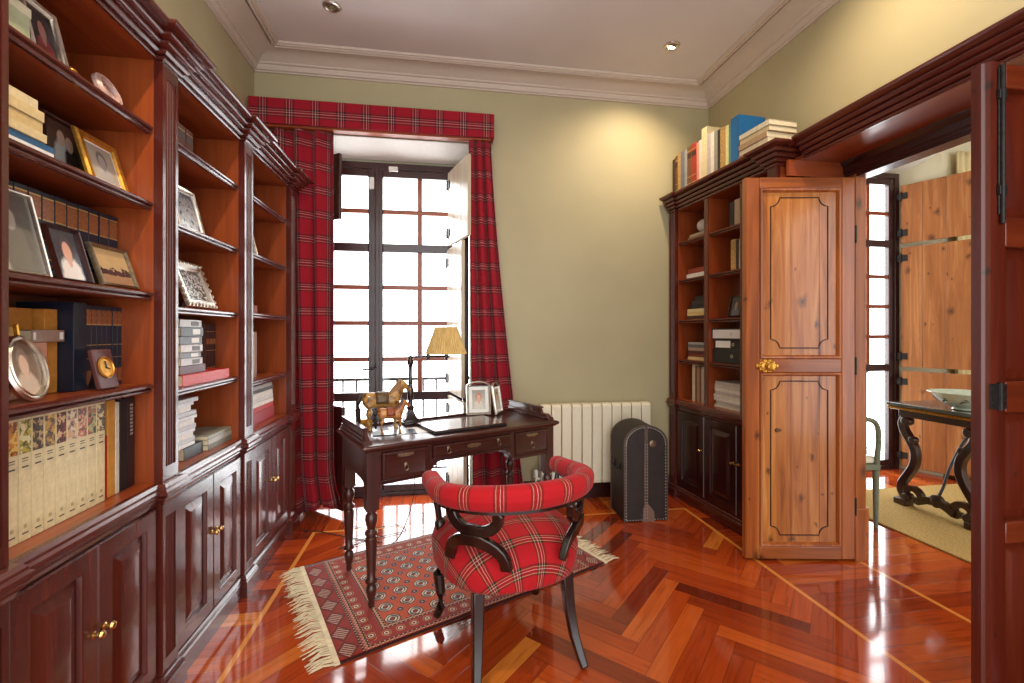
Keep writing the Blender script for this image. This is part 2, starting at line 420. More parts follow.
# plaster cornice running round the room, and the flat frame moulding inside it
xl, xr, yf = -1.30, 2.20, -.89
path = [(xl, yf), (xl, YB), (xr, YB), (xr, yf)]
prof = [(0, 3.15), (.012, 3.15), (.014, 3.158), (.026, 3.163), (.034, 3.18), (.036, 3.192), (.048, 3.196), (.052, 3.205), (.085, 3.228), (.13, 3.243), (.17, 3.249), (.17, 3.264), (0, 3.264)]
struct('trim_1', MB().sweep(prof, path), M['plaster'], smooth=.35)
i = .185
path2 = [(xl+i, yf), (xl+i, YB-i+.02), (xr-i, YB-i+.02), (xr-i, yf)]
prof2 = [(0, 3.264), (0, 3.243), (.008, 3.238), (.014, 3.247), (.022, 3.247), (.028, 3.241), (.034, 3.249), (.042, 3.25), (.046, 3.264)]
struct('trim_2', MB().sweep(prof2, path2), M['plaster'], smooth=.35)
bprof = [(0, 0), (.022, 0), (.022, .11), (.016, .122), (.014, .14), (.006, .148), (0, .15)]
struct('baseboard_back', MB().sweep(bprof, [(.235, YB), (1.84, YB)]), M['dark_x'])
struct('baseboard_far', MB().sweep(bprof, [(2.45, YB), (3.01, YB)]).sweep(bprof, [(4.52, YB), (5.38, YB)]), M['dark_x'])

# ------------------------------------------------------------------ French windows
def french_window(name, x0, x1, ztop, y, mats, shutters):
    w = tag(empty(name, (0, 0, 0)), kind='structure')
    dk, md = M['dark_z'], M['mah_x']
    fw = .05
    MB().box(x0, y, 0, x0+fw, y+.07, ztop).box(x1-fw, y, 0, x1, y+.07, ztop).box(x0+fw, y, ztop-fw, x1-fw, y+.07, ztop).box(x0+fw, y, 0, x1-fw, y+.07, .03).build('window_frame', dk, w, .004)
    mid = (x0+x1)/2
    rows = [.075]+[ztop+d for d in (-1.862, -1.565, -1.276, -.991, -.676, -.385, -.11)]
    for a, b in ((x0+fw+.002, mid-.001), (mid+.001, x1-fw-.002)):
        st = .055; lf = empty('sash', (0, 0, 0)); lf.parent = w
        m = MB().box(a, y+.008, .032, a+st, y+.055, ztop-fw-.002).box(b-st, y+.008, .032, b, y+.055, ztop-fw-.002)
        m.box(a+st, y+.008, .032, b-st, y+.055, .085).box(a+st, y+.008, ztop-.11, b-st, y+.055, ztop-fw-.002)
        m.build('sash_frame', dk, lf, .005)
        m = MB(); mb_ = MB()
        for k, zz in enumerate(rows[1:-1]):
            h = .034 if k in (0, 4) else .018
            (mb_ if k in (0, 4) else m).box(a+st, y+(.004 if k in (0, 4) else .014), zz-h, b-st, y+.05, zz+h)
        cx = (a+b)/2; m.box(cx-.019, y+.018, rows[1], cx+.019, y+.046, rows[-1])
        m.build('glazing_bar', M['org_x'], lf, .005); mb_.build('transom', dk, lf, .004)
        MB().box(a+st, y+.03, .085, b-st, y+.034, ztop-.11).build('pane', M['glass'], lf, smooth=0)
    MB().box(mid-.028, y-.014, .04, mid+.028, y+.006, ztop-fw).tube([(mid, y-.02, .06), (mid, y-.02, ztop-.08)], .006).build('meeting_stile', dk, w, .004)
    m = MB().lathe([(.014, 0), (.016, .006), (.008, .01), (.007, .03)], (mid, y-.02, 1.02), 12, 'z').tube([(mid, y-.03, 1.02), (mid, y-.055, 1.02), (mid-.09, y-.06, 1.015)], .007)
    m.build('handle', M['iron'], w)
    for nm, hx, fx, hy, fy, z0, z1, mt in shutters:
        dx, dy = fx-hx, fy-hy; L = math.hypot(dx, dy)
        m = MB(); m.M = Matrix.Translation((hx, hy, 0)) @ Matrix.Rotation(math.atan2(dy, dx), 4, 'Z')
        n = 3
        for k in range(n): m.box(L*k/n+.0008, 0, z0, L*(k+1)/n-.0008, .026, z1)
        sh = m.build('shutter', mt, w, .003)
        m2 = MB(); m2.M = m.M
        for zz in (z0+.1, z1-.1): m2.box(-.03, -.006, zz-.03, .05, .0, zz+.03).tube([(0, -.006, zz-.04), (0, -.006, zz+.04)], .008)
        m2.build('hinge', M['iron'], sh)
    return w
sp = M['shutter_lit']
w1 = french_window('window_1', -1.245, .235, 2.655, 3.735, None, [
    ('a', -1.03, -.722, 3.69, 3.46, 2.13, 2.61, M['dark_z']), ('b', -1.04, -.785, 3.69, 3.50, .80, 2.095, M['dark_z']), ('c', -1.04, -.68, 3.69, 3.36, .04, .775, M['dark_z']),
    ('d', .062, .196, 3.70, 3.26, 2.00, 2.585, sp), ('e', .055, .150, 3.70, 3.24, .838, 1.962, sp), ('f', .06, .165, 3.70, 3.24, .04, .80, sp)])
for x, z, w_, h in ((-.365, 2.60, .07, .035), (-.53, 2.48, .035, .09)):
    m = MB().box(x-w_/2, 3.70, z-h/2, x+w_/2, 3.732, z+h/2); m.build('window_sensor', M['white'], w1, .004)
w2 = french_window('window_2', 3.16, 4.36, 2.83, 3.735, None, [
    ('d', 4.335, 4.517, 3.70, 3.25, 2.15, 2.70, M['shutter']), ('e', 4.335, 4.517, 3.70, 3.25, .98, 2.11, M['shutter']), ('f', 4.335, 4.517, 3.70, 3.25, .04, .94, M['shutter'])])
# iron balcony outside each window
def balcony(x0, x1):
    struct('floor_balcony', MB().box(x0-.2, 3.84, -.16, x1+.2, 4.45, -.02), M['marble'])
    b = empty('balcony_railing', ((x0+x1)/2, 4.3, -.02), 0, 'black iron balcony railing with slim upright bars beyond the ' + ('tall window behind the desk' if x0 < 0 else 'window of the next room'), 'railing')
    h = (x1-x0)/2
    MB().box(-h, -.025, .885, h, .025, .91).box(-h, -.012, .06, h, .012, .075).build('rail', M['iron'], b)
    n = int((x1-x0)/.115)
    for k in range(n+1):
        x = -h+.01+(2*h-.02)*k/n
        MB().tube([(x, 0, 0 if k in (0, n) else .07), (x, 0, .888)], .010, 6).build('baluster', M['iron'], b)
balcony(-1.35, .45); balcony(2.95, 4.6)

# ------------------------------------------------------------------ doorway between the rooms
mb = MB().box(2.335, 2.25, 0, 2.405, 2.398, 2.29).box(2.33, 2.245, 0, 2.42, 2.398, .30)
struct('trim_3', mb, M['pine_stile'], bevel=.004)
mb = MB().box(2.335, 1.045, 0, 2.405, 1.12, 2.29)
struct('trim_4', mb, M['pine_red'], bevel=.004)
hp = [(0, 2.19), (.03, 2.19), (.03, 2.203), (.04, 2.206), (.04, 2.222), (.05, 2.226), (.05, 2.262), (.062, 2.275), (.07, 2.29), (0, 2.29)]
struct('trim_5', MB().sweep(hp, [(2.37, 2.398), (2.37, 1.045)]).box(2.37, 1.045, 2.19, 2.43, 2.398, 2.29), M['dark_y'])
struct('trim_6', MB().box(2.03, 1.045, 2.291, 2.44, 2.40, 2.312), M['org_y'])                    # soffit
CROWN_L = [(0, 2.252), (.008, 2.252), (.012, 2.256), (.012, 2.262), (.006, 2.266), (.020, 2.268), (.027, 2.274), (.027, 2.281), (.020, 2.285), (.034, 2.288), (.042, 2.294), (.043, 2.301), (.035, 2.305), (.052, 2.309), (.060, 2.315), (.061, 2.321), (.054, 2.325), (.074, 2.330), (.086, 2.335), (.090, 2.340), (.090, 2.347), (0, 2.347)]
CROWN = [(d, 2.268+(z-2.252)*.118/.095) for d, z in CROWN_L]
struct('trim_7', MB().sweep([(d, z+.008) for d, z in CROWN], [(2.025, 2.262), (2.025, 1.098)]).box(2.026, 1.098, 2.313, 2.195, 2.262, 2.393), M['mah_y'], smooth=.45)

struct('trim_9', MB().box(1.965, 2.318, 2.2, 2.334, 2.335, 2.2905), M['org_x'])
def ogee_outline(x0, z0, x1, z1, r, n=7):
    """a rectangle whose corners are scooped inwards"""
    P = []
    for cx, cz, a0 in ((x0, z0, 90), (x1, z0, 180), (x1, z1, 270), (x0, z1, 0)):
        arc = [(cx+r*math.cos(R(a0-90*k/n)), cz+r*math.sin(R(a0-90*k/n))) for k in range(n+1)]
        P += arc
    return P
def offset_poly(P, d):
    cx = sum(p[0] for p in P)/len(P); cz = sum(p[1] for p in P)/len(P); out = []
    n = len(P)
    for i in range(n):
        a, b = P[i-1], P[(i+1) % n]; tx, tz = b[0]-a[0], b[1]-a[1]; L = math.hypot(tx, tz) or 1
        out.append((P[i][0]-tz/L*d, P[i][1]+tx/L*d))
    return out
# left leaf: old pine, two panels with scooped corners
d1 = tag(empty('door_1', (1.722, 2.353, .012), math.atan2(-.107, .606)), kind='structure')
W, H = .617, 2.175
fr = MB()
xs = (.0, .082, W-.078, W)
for a, b in ((xs[0], xs[1]), (xs[2], xs[3])): fr.rects(a, 0, b, H, [(0, .006), (.006, 0), ((b-a)*.5-.001, -.001)], .042)
fr.build('stile', M['pine_stile'], d1)
fr = MB()
zr = ((0, .072), (1.062, 1.142), (H-.062, H))
for a, b in zr: fr.box(xs[1]-.002, .001, a, xs[2]+.002, .041, b)
fr.build('rail', M['pine_x'], d1, .005)
fr = MB()
for z0, z1 in ((zr[0][1], zr[1][0]), (zr[1][1], zr[2][0])):      # inner moulding round each panel
    x0, x1 = xs[1], xs[2]
    fr.rects(x0, z0, x1, z1, [(0, .001), (.004, -.003), (.012, -.001), (.02, .012), (.022, .022)])
    fr.f.pop(); fr.f.pop()
fr.build('panel_moulding', M['pine_stile'], d1)
for z0, z1 in ((zr[0][1], zr[1][0]), (zr[1][1], zr[2][0])):
    x0, x1 = xs[1]+.012, xs[2]-.012
    m = MB(); n = 3; ww = (x1-x0)/n
    cuts = (x0, x0+.17, x0+.33, x1)
    for k in range(3): m.box(cuts[k]+.0006, .016, z0-.003, cuts[k+1]-.0006, .03, z1+.003)
    pn = m.build('panel', M['pine'], d1, .0015)
    P = ogee_outline(x0+.055, z0+.06, x1-.055, z1-.05, .05)
    m = MB()
    A, B = offset_poly(P, .004), offset_poly(P, -.004)
    m.loft([[(a[0], .0165, a[1]) for a in A], [(a[0], .0115, a[1]) for a in offset_poly(P, .002)], [(a[0], .0115, a[1]) for a in offset_poly(P, -.002)], [(a[0], .0165, a[1]) for a in B]], cap=False)
    m.build('carved_line', M['bead'], pn)
# gilt rosette knob
m = MB()
m.lathe([(.03, 0), (.033, -.004), (.026, -.009), (.012, -.012), (.011, -.03), (.022, -.036), (.026, -.045), (.02, -.054), (.004, -.058)], (.118, 0, 1.10), 20, 'y')
for k in range(10):
    a = 2*PI*k/10; cx, cz = .118+.036*math.cos(a)*1.15, 1.10+.03*math.sin(a)
    m.lathe([(.004, .0), (.012, -.003), (.009, -.009), (.002, -.011)], (cx, 0, cz), 10, 'y')
for q in (-.058, .058): m.lathe([(.003, 0), (.014, -.003), (.009, -.009), (.002, -.011)], (.118+q*.9, 0, 1.10), 10, 'y')
m.build('knob', M['gold'], d1)
m = MB()
for zz in (.3, 1.1, 1.85): m.tube([(W+.004, .006, zz-.05), (W+.004, .006, zz+.05)], .007)
m.build('hinge', M['iron'], d1)
# near leaf on the right, seen almost along its edge
d2 = tag(empty('door_2', (1.70, 1.172, .012), 0), kind='structure')
H2 = 2.14; W2 = .63
m = MB()
edge = [(0, .052), (0, .032), (-.008, .03), (-.008, .018), (-.002, .014), (0, .010), (.004, .002), (.012, 0), (.058, 0), (.062, .004), (.062, .052)]
m.prism(edge, 'z', 0, H2); m.box(W2-.085, 0, 0, W2, .052, H2)
m.build('stile', M['pine_red'], d2)
rl = ((0, .1), (.62, .69), (1.035, 1.135), (1.56, 1.655), (H2-.075, H2))
m = MB()
for a, b in rl: m.box(.0625, .003, a, W2-.0855, .049, b)
m.build('rail', M['pine_red_x'], d2, .006)
for (q, z0), (z1, q2) in zip(rl, rl[1:]):
    m = MB().rects(.058, z0-.004, W2-.08, z1+.004, [(0, .034), (.03, .032), (.045, .022)], .046)
    m.build('panel', M['pine_red'], d2)
m = MB().box(-.002, -.004, 1.05, .03, -.0005, 1.128).box(.034, -.004, 1.05, .058, -.0005, 1.128).tube([(.032, -.005, 1.045), (.032, -.005, 1.133)], .006)
for a, b in ((.008, 1.065), (.008, 1.112), (.046, 1.065), (.046, 1.112)): m.lathe([(.004, -.004), (.003, -.007), (.0005, -.0075)], (a, 0, b), 8, 'y')
m.build('iron_plate', M['iron'], d2)
m = MB().box(.026, -.006, 1.66, .046, -.0005, H2-.02).tube([(.036, -.009, 1.63), (.036, -.009, H2-.01)], .007).box(.022, -.012, 1.72, .05, -.0005, 1.75).box(.022, -.012, 2.02, .05, -.0005, 2.05)
m.build('bolt', M['iron'], d2, .002)
m = MB()
for zz in (.3, 1.1, 1.85): m.tube([(W2+.004, .03, zz-.05), (W2+.004, .03, zz+.05)], .007)
m.build('hinge', M['iron'], d2)

# ------------------------------------------------------------------ bookcases
def fluted(m, u0, u1, z0, z1, yf, n=4):
    """a reeded strip: blocks at the ends, half-round reeds between"""
    b = .05; yb = 0.0
    m.box(u0, yf, z0, u1, yb, z0+b); m.box(u0, yf, z1-b, u1, yb, z1)
    w = u1-u0; mg = w*.17; rw = (w-2*mg)/n
    P = [(u0, yb), (u0, yf), (u0+mg, yf)]
    for k in range(n):
        a = u0+mg+k*rw
        P.append((a+.0006, yf+.008))
        for q in range(1, 6): t = PI*q/6; P.append((a+rw/2-rw*.42*math.cos(t), yf+.008-.008*math.sin(t)))
        P.append((a+rw-.0006, yf+.008))
    P += [(u1-mg, yf), (u1, yf), (u1, yb)]
    m.prism(P, 'z', z0+b, z1-b)
PLINTH = [(0, 0), (.020, 0), (.020, .068), (.013, .074), (.016, .082), (.009, .094), (.002, .098), (0, .098)]
COUNTER = [(0, .70), (.006, .70), (.010, .712), (.018, .718), (.018, .724), (.026, .734), (.030, .738), (.030, .750), (.022, .756), (.022, .764), (.014, .774), (0, .776)]
PRJ = .022
def bookcase(root, bays, pil, shelves, doors, D, u0, u1, lpath, i0, i1, door_wood='mah', car=None, crown=None):
    """front plane y=0, depth +D, mouldings mitred round the pilasters"""
    lo, hi = u0, u1
    # carcass
    cl, ch = car or (lo, hi); ZT = (crown or CROWN)[0][1]; ZC = (crown or CROWN)[-1][1]-.001
    MB().box(lo, .0, .002, hi, .0155, .104).build('bottom_rail', M['mah_x'], root); MB().box(lo, .0, .693, hi, .0155, .70).build('top_rail', M['mah_x'], root)
    MB().box(cl, .016, .002, ch, D, .6995).build('cabinet_body', M['mah_z'], root)
    MB().box(cl, .0215, .70, ch, D, .776).box(lo, 0, .70, hi, .021, .776).build('counter', M['org_x'], root)
    sd = [(lo, bays[0][0])]+[(a[1], b[0]) for a, b in zip(bays, bays[1:])]+[(bays[-1][1], hi)]
    ib = [(cl+.012, ch-.012)] if car else bays
    sc_ = [(cl, ib[0][0])]+[(a[1], b[0]) for a, b in zip(ib, ib[1:])]+[(ib[-1][1], ch)]
    for a, b in sd:
        if b-a > .004: MB().box(a+.0005, .0, .7765, b-.0005, .006, ZT).build('face_frame', M['mah_z'], root)
    for a, b in sc_: MB().box(a, .0065, .7765, b, D-.012, ZT).build('side_panel', M['org_z'], root)
    MB().box(cl, D-.0115, .7765, ch, D, ZT).build('back_panel', M['org_z'], root)
    MB().box(cl, .0, ZT+.0005, ch, D, ZC).build('top_board', M['org_x'], root)
    for (a, b), zs in zip(ib, shelves):
        for z in zs:
            s_ = MB().box(a+.001, .026, z-.026, b-.001, D-.014, z).build('shelf', M['org_x'], root, .001)
            e = [(.0255, z-.030), (.014, z-.030), (.009, z-.026), (.009, z-.021), (.014, z-.018), (.004, z-.013), (.004, z-.006), (.010, z-.003), (.014, z), (.0255, z)]
            MB().prism(e, 'x', a+.006, b-.006).build('edge_moulding', M['mah_x'], s_)
    # pilasters
    for a, b in pil:
        m = MB(); fluted(m, a, b, .777, ZT, -PRJ); m.build('pilaster', M['mah_z'], root)
        m = MB(); fluted(m, a, b, .098, .70, -PRJ); m.build('lower_pilaster', M['mah_z'], root)
    MB().sweep(PLINTH, lpath, i0, i1).build('plinth', M['mah_x'], root)
    MB().sweep(COUNTER, lpath, i0, i1).build('counter_moulding', M['mah_x'], root)
    MB().sweep(crown or CROWN, lpath, i0, i1).build('crown_moulding', M['mah_x'], root, smooth=.45)
    # doors
    for a, b, ks in doors:
        pr = [(0, .006), (.004, .001), (.055, .0), (.058, .002), (.062, .013), (.068, .013), (.09, .004), (.094, .0025), (.10, .001)]
        dr = MB().rects(a, .105, b, .692, [(i_, y-.012) for i_, y in pr], .0155).build('door', M[door_wood+'_z'], root, smooth=.3)
        kx = b-.02 if ks > 0 else a+.02
        MB().lathe([(.009, -.011), (.010, -.014), (.005, -.017), (.0045, -.024), (.009, -.028), (.0115, -.034), (.009, -.040), (.002, -.0425)], (kx, 0, .445), 16, 'y').build('knob', M['brass'], dr)

XF = -.98
SH = [[2.02, 1.757, 1.443, 1.124], [2.034, 1.722, 1.403, 1.088], [2.04, 1.733, 1.411, 1.045]]
units = [(1.189, 1.764, 1.09, 1.7635, (1.1395, 1.8115)), (1.860, 2.440, 1.764, 2.4395, (1.8125, 2.4925)), (2.545, 3.145, 2.440, 3.262, (2.4935, 3.2))]
LB = ['tall mahogany bookcase nearest the camera on the left wall, holding the cream and navy volumes',
      'middle mahogany bookcase on the left wall, with the flat red box on its lowest shelf',
      'mahogany bookcase on the left wall standing against the tartan curtain, mostly empty shelves']
for k, (b0, b1, lo, hi, car) in enumerate(units):
    y0 = b0
    t = empty('bookcase', (XF, y0, 0), R(90), LB[k], 'bookcase', 'mahogany bookcases along the left wall')
    W = b1-b0; a0 = lo-y0; hh = hi-y0
    path = [(a0-.4, 0), (a0, 0), (a0, -PRJ), (0, -PRJ), (0, 0)]
    if k < 2: path += [(hh, 0), (hh, -PRJ), (hh+.1, -PRJ)]; i0, i1 = 1, 5
    else: path += [(W, 0), (W, -PRJ), (hh, -PRJ), (hh, 0)]; i0, i1 = 1, 7
    if k == 0: path[0:3] = [(a0, .30), (a0, -PRJ)]; i0 -= 1; i1 -= 1
    pil = [(a0+.001, -.001)]+([(W+.001, hh-.001)] if k == 2 else [])
    h = W/2
    bookcase(t, [(0, W if k == 2 else hh-.001)], pil, [SH[k]], [(.012, h-.001, 1), (h+.001, W-.012, -1)], .312, a0, hh, path, i0, i1, crown=CROWN_L)
RT = R(-85.5)
RO = (1.86, 3.45)
t = empty('bookcase', (RO[0], RO[1], 0), RT, 'mahogany bookcase by the radiator with pigeonhole shelves and a row of books on top', 'bookcase')
SR = [2.018, 1.722, 1.405, 1.092]
path = [(0.0, -PRJ), (.083, -PRJ), (.083, 0), (1.02, 0), (1.02, -PRJ), (1.09, -PRJ), (1.09, .2)]
bookcase(t, [(.083, .409), (.453, .771), (.807, 1.02)], [(.001, .082), (1.021, 1.089)], [SR]*3, [(.09, .418, 1), (.424, .748, 1), (.752, 1.016, -1)], .243, .0, 1.09, path, 0, 6, 'dark')
t = empty('bookcase', (1.955, .985, 0), R(-90), 'mahogany bookcase behind the near pine door, only its crown moulding showing', 'bookcase')
path = [(0, .2), (0, -PRJ), (.09, -PRJ), (.09, 0), (1.2, 0)]
bookcase(t, [(.09, .62), (.66, 1.2)], [(.001, .089)], [SR]*2, [(.10, .64, 1), (.65, 1.19, -1)], .235, .0, 1.24, path, 0, 4)
# ------------------------------------------------------------------ curtains and pelmet
def curtain(name, top, bot, z0, z1, y, amp, n, mat, label, seed, group=None, puddle=0, lean=0.0, stretch=1.7, gather=0.6):
    r = random.Random(seed); ph = [r.uniform(0, 6.28) for _ in range(6)]
    nu, nz = n*14, 34
    rings, uvs = [], []
    for j in range(nz+1):
        t = j/nz; z = z1+(z0-z1)*t
        row, uv = [], []
        e = t**1.3
        xa = top[0]+(bot[0]-top[0])*e; xb = top[1]+(bot[1]-top[1])*e
        for i in range(nu+1):
            s = i/nu
            w = s+.018*math.sin(s*2*PI*1.5+ph[0]+t*1.1)*math.sin(PI*s)
            f = math.sin(2*PI*n*s+ph[1]+.5*math.sin(t*2.3+ph[2]))+.35*math.sin(2*PI*n*2*s+ph[3]+t*1.3)
            a = amp*(gather+(1-gather)*min(1, t*1.6))
            x = xa+(xb-xa)*w+.25*amp*math.cos(2*PI*n*s+ph[1])
            yy = y+a*f+lean*t
            zz = z
            if puddle and t > .90:
                q = (t-.90)/.10; x += puddle*.55*q*s; yy += -.02*q; zz = max(z0, z+.028*math.sin(q*9+s*7)*q+.02*q)
            row.append((x, yy, zz)); uv.append((s*(abs(top[1]-top[0])*stretch), z))
        rings.append(row); uvs.append(uv)
    m = MB(); m.loft(rings, False, False, uvs)
    return tag(m.build(name, mat, smooth=1.5, solid=.004), label, 'curtain', group)
curtain('curtain', (-1.245, -.735), (-1.16, -.735), .03, 2.72, 3.398, .042, 4, M['tartan_curtain'], 'red tartan curtain hanging left of the window, its hem gathered on the floor', 3, 'tartan curtains', puddle=.10)
curtain('curtain', (.218, .385), (.25, .64), .03, 2.72, 3.375, .030, 3, M['tartan_curtain'], 'red tartan curtain right of the window, flaring down behind the desk', 11, 'tartan curtains', stretch=2.6)
m = MB()
for a, b in (((-1.285, 3.328), (.395, 3.345)),):
    m.box(-1.285, 3.325, 2.735, .395, 3.345, 2.91).box(-1.285, 3.345, 2.735, -1.265, 3.468, 2.91).box(.375, 3.345, 2.735, .395, 3.468, 2.91).box(-1.285, 3.345, 2.89, .395, 3.468, 2.91)
for i, q in enumerate(m.v): m.uv[i] = (q[0]+q[1], q[2])
pel = tag(m.build('pelmet', M['tartan_curtain'], bevel=.003), 'red tartan covered pelmet box across the top of the window', 'pelmet')
MB().box(-1.26, 3.346, 2.722, .372, 3.40, 2.734).build('lining_board', M['org_x'], pel)
curtain('curtain', (4.56, 5.1), (4.56, 5.1), .03, 2.93, 3.40, .025, 8, M['cream_cloth'], 'cream curtain with fold shade painted on, behind the open shutters in the next room', 5)

# ------------------------------------------------------------------ radiator
t = empty('radiator', (.752, 3.46, 0), 0, 'cream ribbed radiator low on the back wall beside the desk', 'radiator')
sec = None
for k in range(11):
    x = .08*k
    if sec is None:
        m = MB().box(.003, -.115, .165, .077, -.105, .74).box(.003, -.035, .165, .077, -.025, .74)
        m.box(.03, -.105, .19, .05, -.035, .72)
        m.loft([[(.003, -.115+a, .735+b) for a, b in ((0, 0), (.006, .016), (.02, .022), (.07, .022), (.084, .016), (.09, 0))], [(.077, -.115+a, .735+b) for a, b in ((0, 0), (.006, .016), (.02, .022), (.07, .022), (.084, .016), (.09, 0))]])
        m.box(.003, -.114, .15, .077, -.026, .164)
        sec = m.build('section', M['cream'], t, .004)
    else:
        c = sec.copy(); C.objects.link(c); c.parent = t; c.location = (x, 0, 0)
m = MB().tube([(.04, -.07, .18), (.84, -.07, .18)], .022).tube([(-.03, -.07, .19), (.02, -.07, .19)], .012).tube([(-.03, -.07, .19), (-.03, -.07, .001)], .009)
m.build('pipe', M['cream'], t)
m = MB().lathe([(.016, 0), (.018, .01), (.018, .05), (.012, .06), (.001, .061)], (-.03, -.07, .20), 16); m.build('valve', M['white'], t)
m = MB().box(.2, -.03, .3, .24, -.002, .34).box(.62, -.03, .3, .66, -.002, .34).box(.2, -.03, .6, .24, -.002, .64).box(.62, -.03, .6, .66, -.002, .64); m.build('bracket', M['white'], t)

# ------------------------------------------------------------------ domed trunk on end
t = empty('trunk', (1.250, 2.955, 0), R(-1.5), 'dark leather dome-topped trunk studded with nails, standing by the radiator', 'trunk')
TW, TD, ZS, TH = .308, .275, .535, .66
def arch(w0, w1, zs, zt, n=22, z0=0.0):
    cx = (w0+w1)/2; rx = (w1-w0)/2
    return [(w0, z0)]+[(cx-rx*math.cos(PI*k/n), zs+(zt-zs)*math.sin(PI*k/n)) for k in range(n+1)]+[(w1, z0)]
MB().prism(arch(0, TW, ZS, TH, z0=.004), 'y', .004, TD-.004).build('body', M['trunk'], t, .003)
def arch_strip(m, y0, y1, g=.004, z0=.0, w=None):
    A = arch(-g, TW+g, ZS, TH+g, z0=z0); B = arch(.003, TW-.003, ZS, TH-.003, z0=z0)
    m.loft([[(a[0], y0, a[1]) for a in A], [(a[0], y1, a[1]) for a in A], [(b[0], y1, b[1]) for b in B], [(b[0], y0, b[1]) for b in B], [(a[0], y0, a[1]) for a in A]], False, False)
m = MB(); arch_strip(m, 0, .014); arch_strip(m, TD-.014, TD); m.build('binding', M['trunk_strip'], t, smooth=.5)
m = MB().box(TW/2-.013, .0005, .006, TW/2+.013, .0045, TH-.006); m.build('centre_strip', M['trunk_strip'], t)
m = MB().prism([(TW*.42, .0), (TW*.7, .0), (TW*.68, .07), (TW*.58, .11), (TW*.5, .13), (TW*.43, .09)], 'y', -.001, .004); m.build('patch', plain('pale_leather_patch', lin(120, 92, 80), .6), t)
m = MB()
def stud(m, x, y, z, ax, r=.004, s=-1):
    m.lathe([(r, 0), (r*.8, s*r*.6), (r*.1, s*r*.9)], (x, y, z), 6, ax)
for (x, z) in [(a, b) for a, b in arch(.012, TW-.012, ZS, TH-.012, 26)[1:-1]]: stud(m, x, .004, z, 'y')
z = .02
while z < .53:
    for x in (.011, TW-.011): stud(m, x, .003, z, 'y')
    for x in (TW/2-.009, TW/2+.009): stud(m, x, .0005, z+.006, 'y', .003)
    stud(m, 0, .011, z, 'x', .003)
    z += .021
x = .02
while x < TW: stud(m, x, .003, .012, 'y'); x += .02
m.build('studs', M['silver'], t)
m = MB().lathe([(.024, .0035), (.024, 0), (.018, -.002), (.017, -.0005), (.009, -.001), (.008, -.004), (.001, -.0045)], (TW*.66, 0, .535), 24, 'y'); m.build('lock_plate', M['old_brass'], t)
m = MB().tube([(-.003, .09, .36), (-.024, .10, .345), (-.026, .14, .335), (-.024, .18, .345), (-.003, .19, .36)], .007).box(-.008, .075, .34, .003, .10, .385).box(-.008, .18, .34, .003, .205, .385); m.build('handle', M['iron'], t)

# ------------------------------------------------------------------ rug
RA = R(24)
RO_ = (-.393, 1.860)
m = MB(); nx, ny = 44, 26; L_, W_ = 1.44, .883
rings = []; uvs = []
for j in range(ny+1):
    rings.append([]); uvs.append([])
    for i_ in range(nx+1):
        u, v = L_*i_/nx, W_*j/ny
        z = .0055+.0006*math.sin(u*6+1)*math.sin(v*7)+(.006*math.exp(-((u-.58)/.03)**2)*(1-v/.06) if v < .06 else 0)
        rings[-1].append((u, v+.004*math.sin(u*5), z)); uvs[-1].append((u, v))
m.loft(rings, False, False, uvs)
nv = len(m.v)
for j in range(ny+1):                                   # turned-down edge so the pile has thickness
    pass
rug = tag(m.build('rug', M['rug'], smooth=1.5, loc=(RO_[0], RO_[1], 0), rot=(0, 0, RA), solid=.007), 'red patterned oriental rug with cream fringes, lying under the desk', 'rug')
for end in (0, 1):
    m = MB(); r = random.Random(5+end)
    v = .002
    xe = 0 if end == 0 else L_; sg = -1 if end == 0 else 1
    m.box(min(xe+sg*.012, xe-sg*.008), 0, .003, max(xe+sg*.012, xe-sg*.008), W_, .0105)
    while v < W_-.004:
        ln = r.uniform(.06, .10); dv = r.uniform(-.02, .02); w = r.uniform(.0018, .0042)
        pts = [(xe+sg*.01, v, .008), (xe+sg*(.02+ln*.4), v+dv*.3+r.uniform(-.004, .004), .012+r.uniform(0, .004)), (xe+sg*(.02+ln*.75), v+dv*.7, .006+r.uniform(0, .004)), (xe+sg*(.02+ln), v+dv, .0035)]
        m.tube(pts, [w*.6, w*.75, w*.65, w*.25], 5)
        v += r.uniform(.005, .0095)
    m.build('fringe', M['fringe'], rug)

# ------------------------------------------------------------------ desk
DO = (-.343, 2.150); DA = R(25)
desk = empty('desk', (DO[0], DO[1], 0), DA, 'dark wooden writing desk with three drawers and turned legs before the window', 'desk')
DL, DD, DT = 1.15, .50, .778
DZ = .014                                             # feet stand on the rug
edge = [(0, .748), (-.012, .748), (-.010, .754), (-.002, .757), (.002, .762), (.004, .768), (0, .775), (-.006, .778), (-.03, .778)]
def ring(d, z): return [(-d, -d, z), (DL+d, -d, z), (DL+d, DD+d, z), (-d, DD+d, z)]
MB().loft([ring(d, z) for d, z in ((-.012, .748), (-.009, .753), (-.001, .757), (.003, .763), (.003, .769), (-.001, .775), (-.008, DT))]).build('tabletop', M['desk_x'], desk)
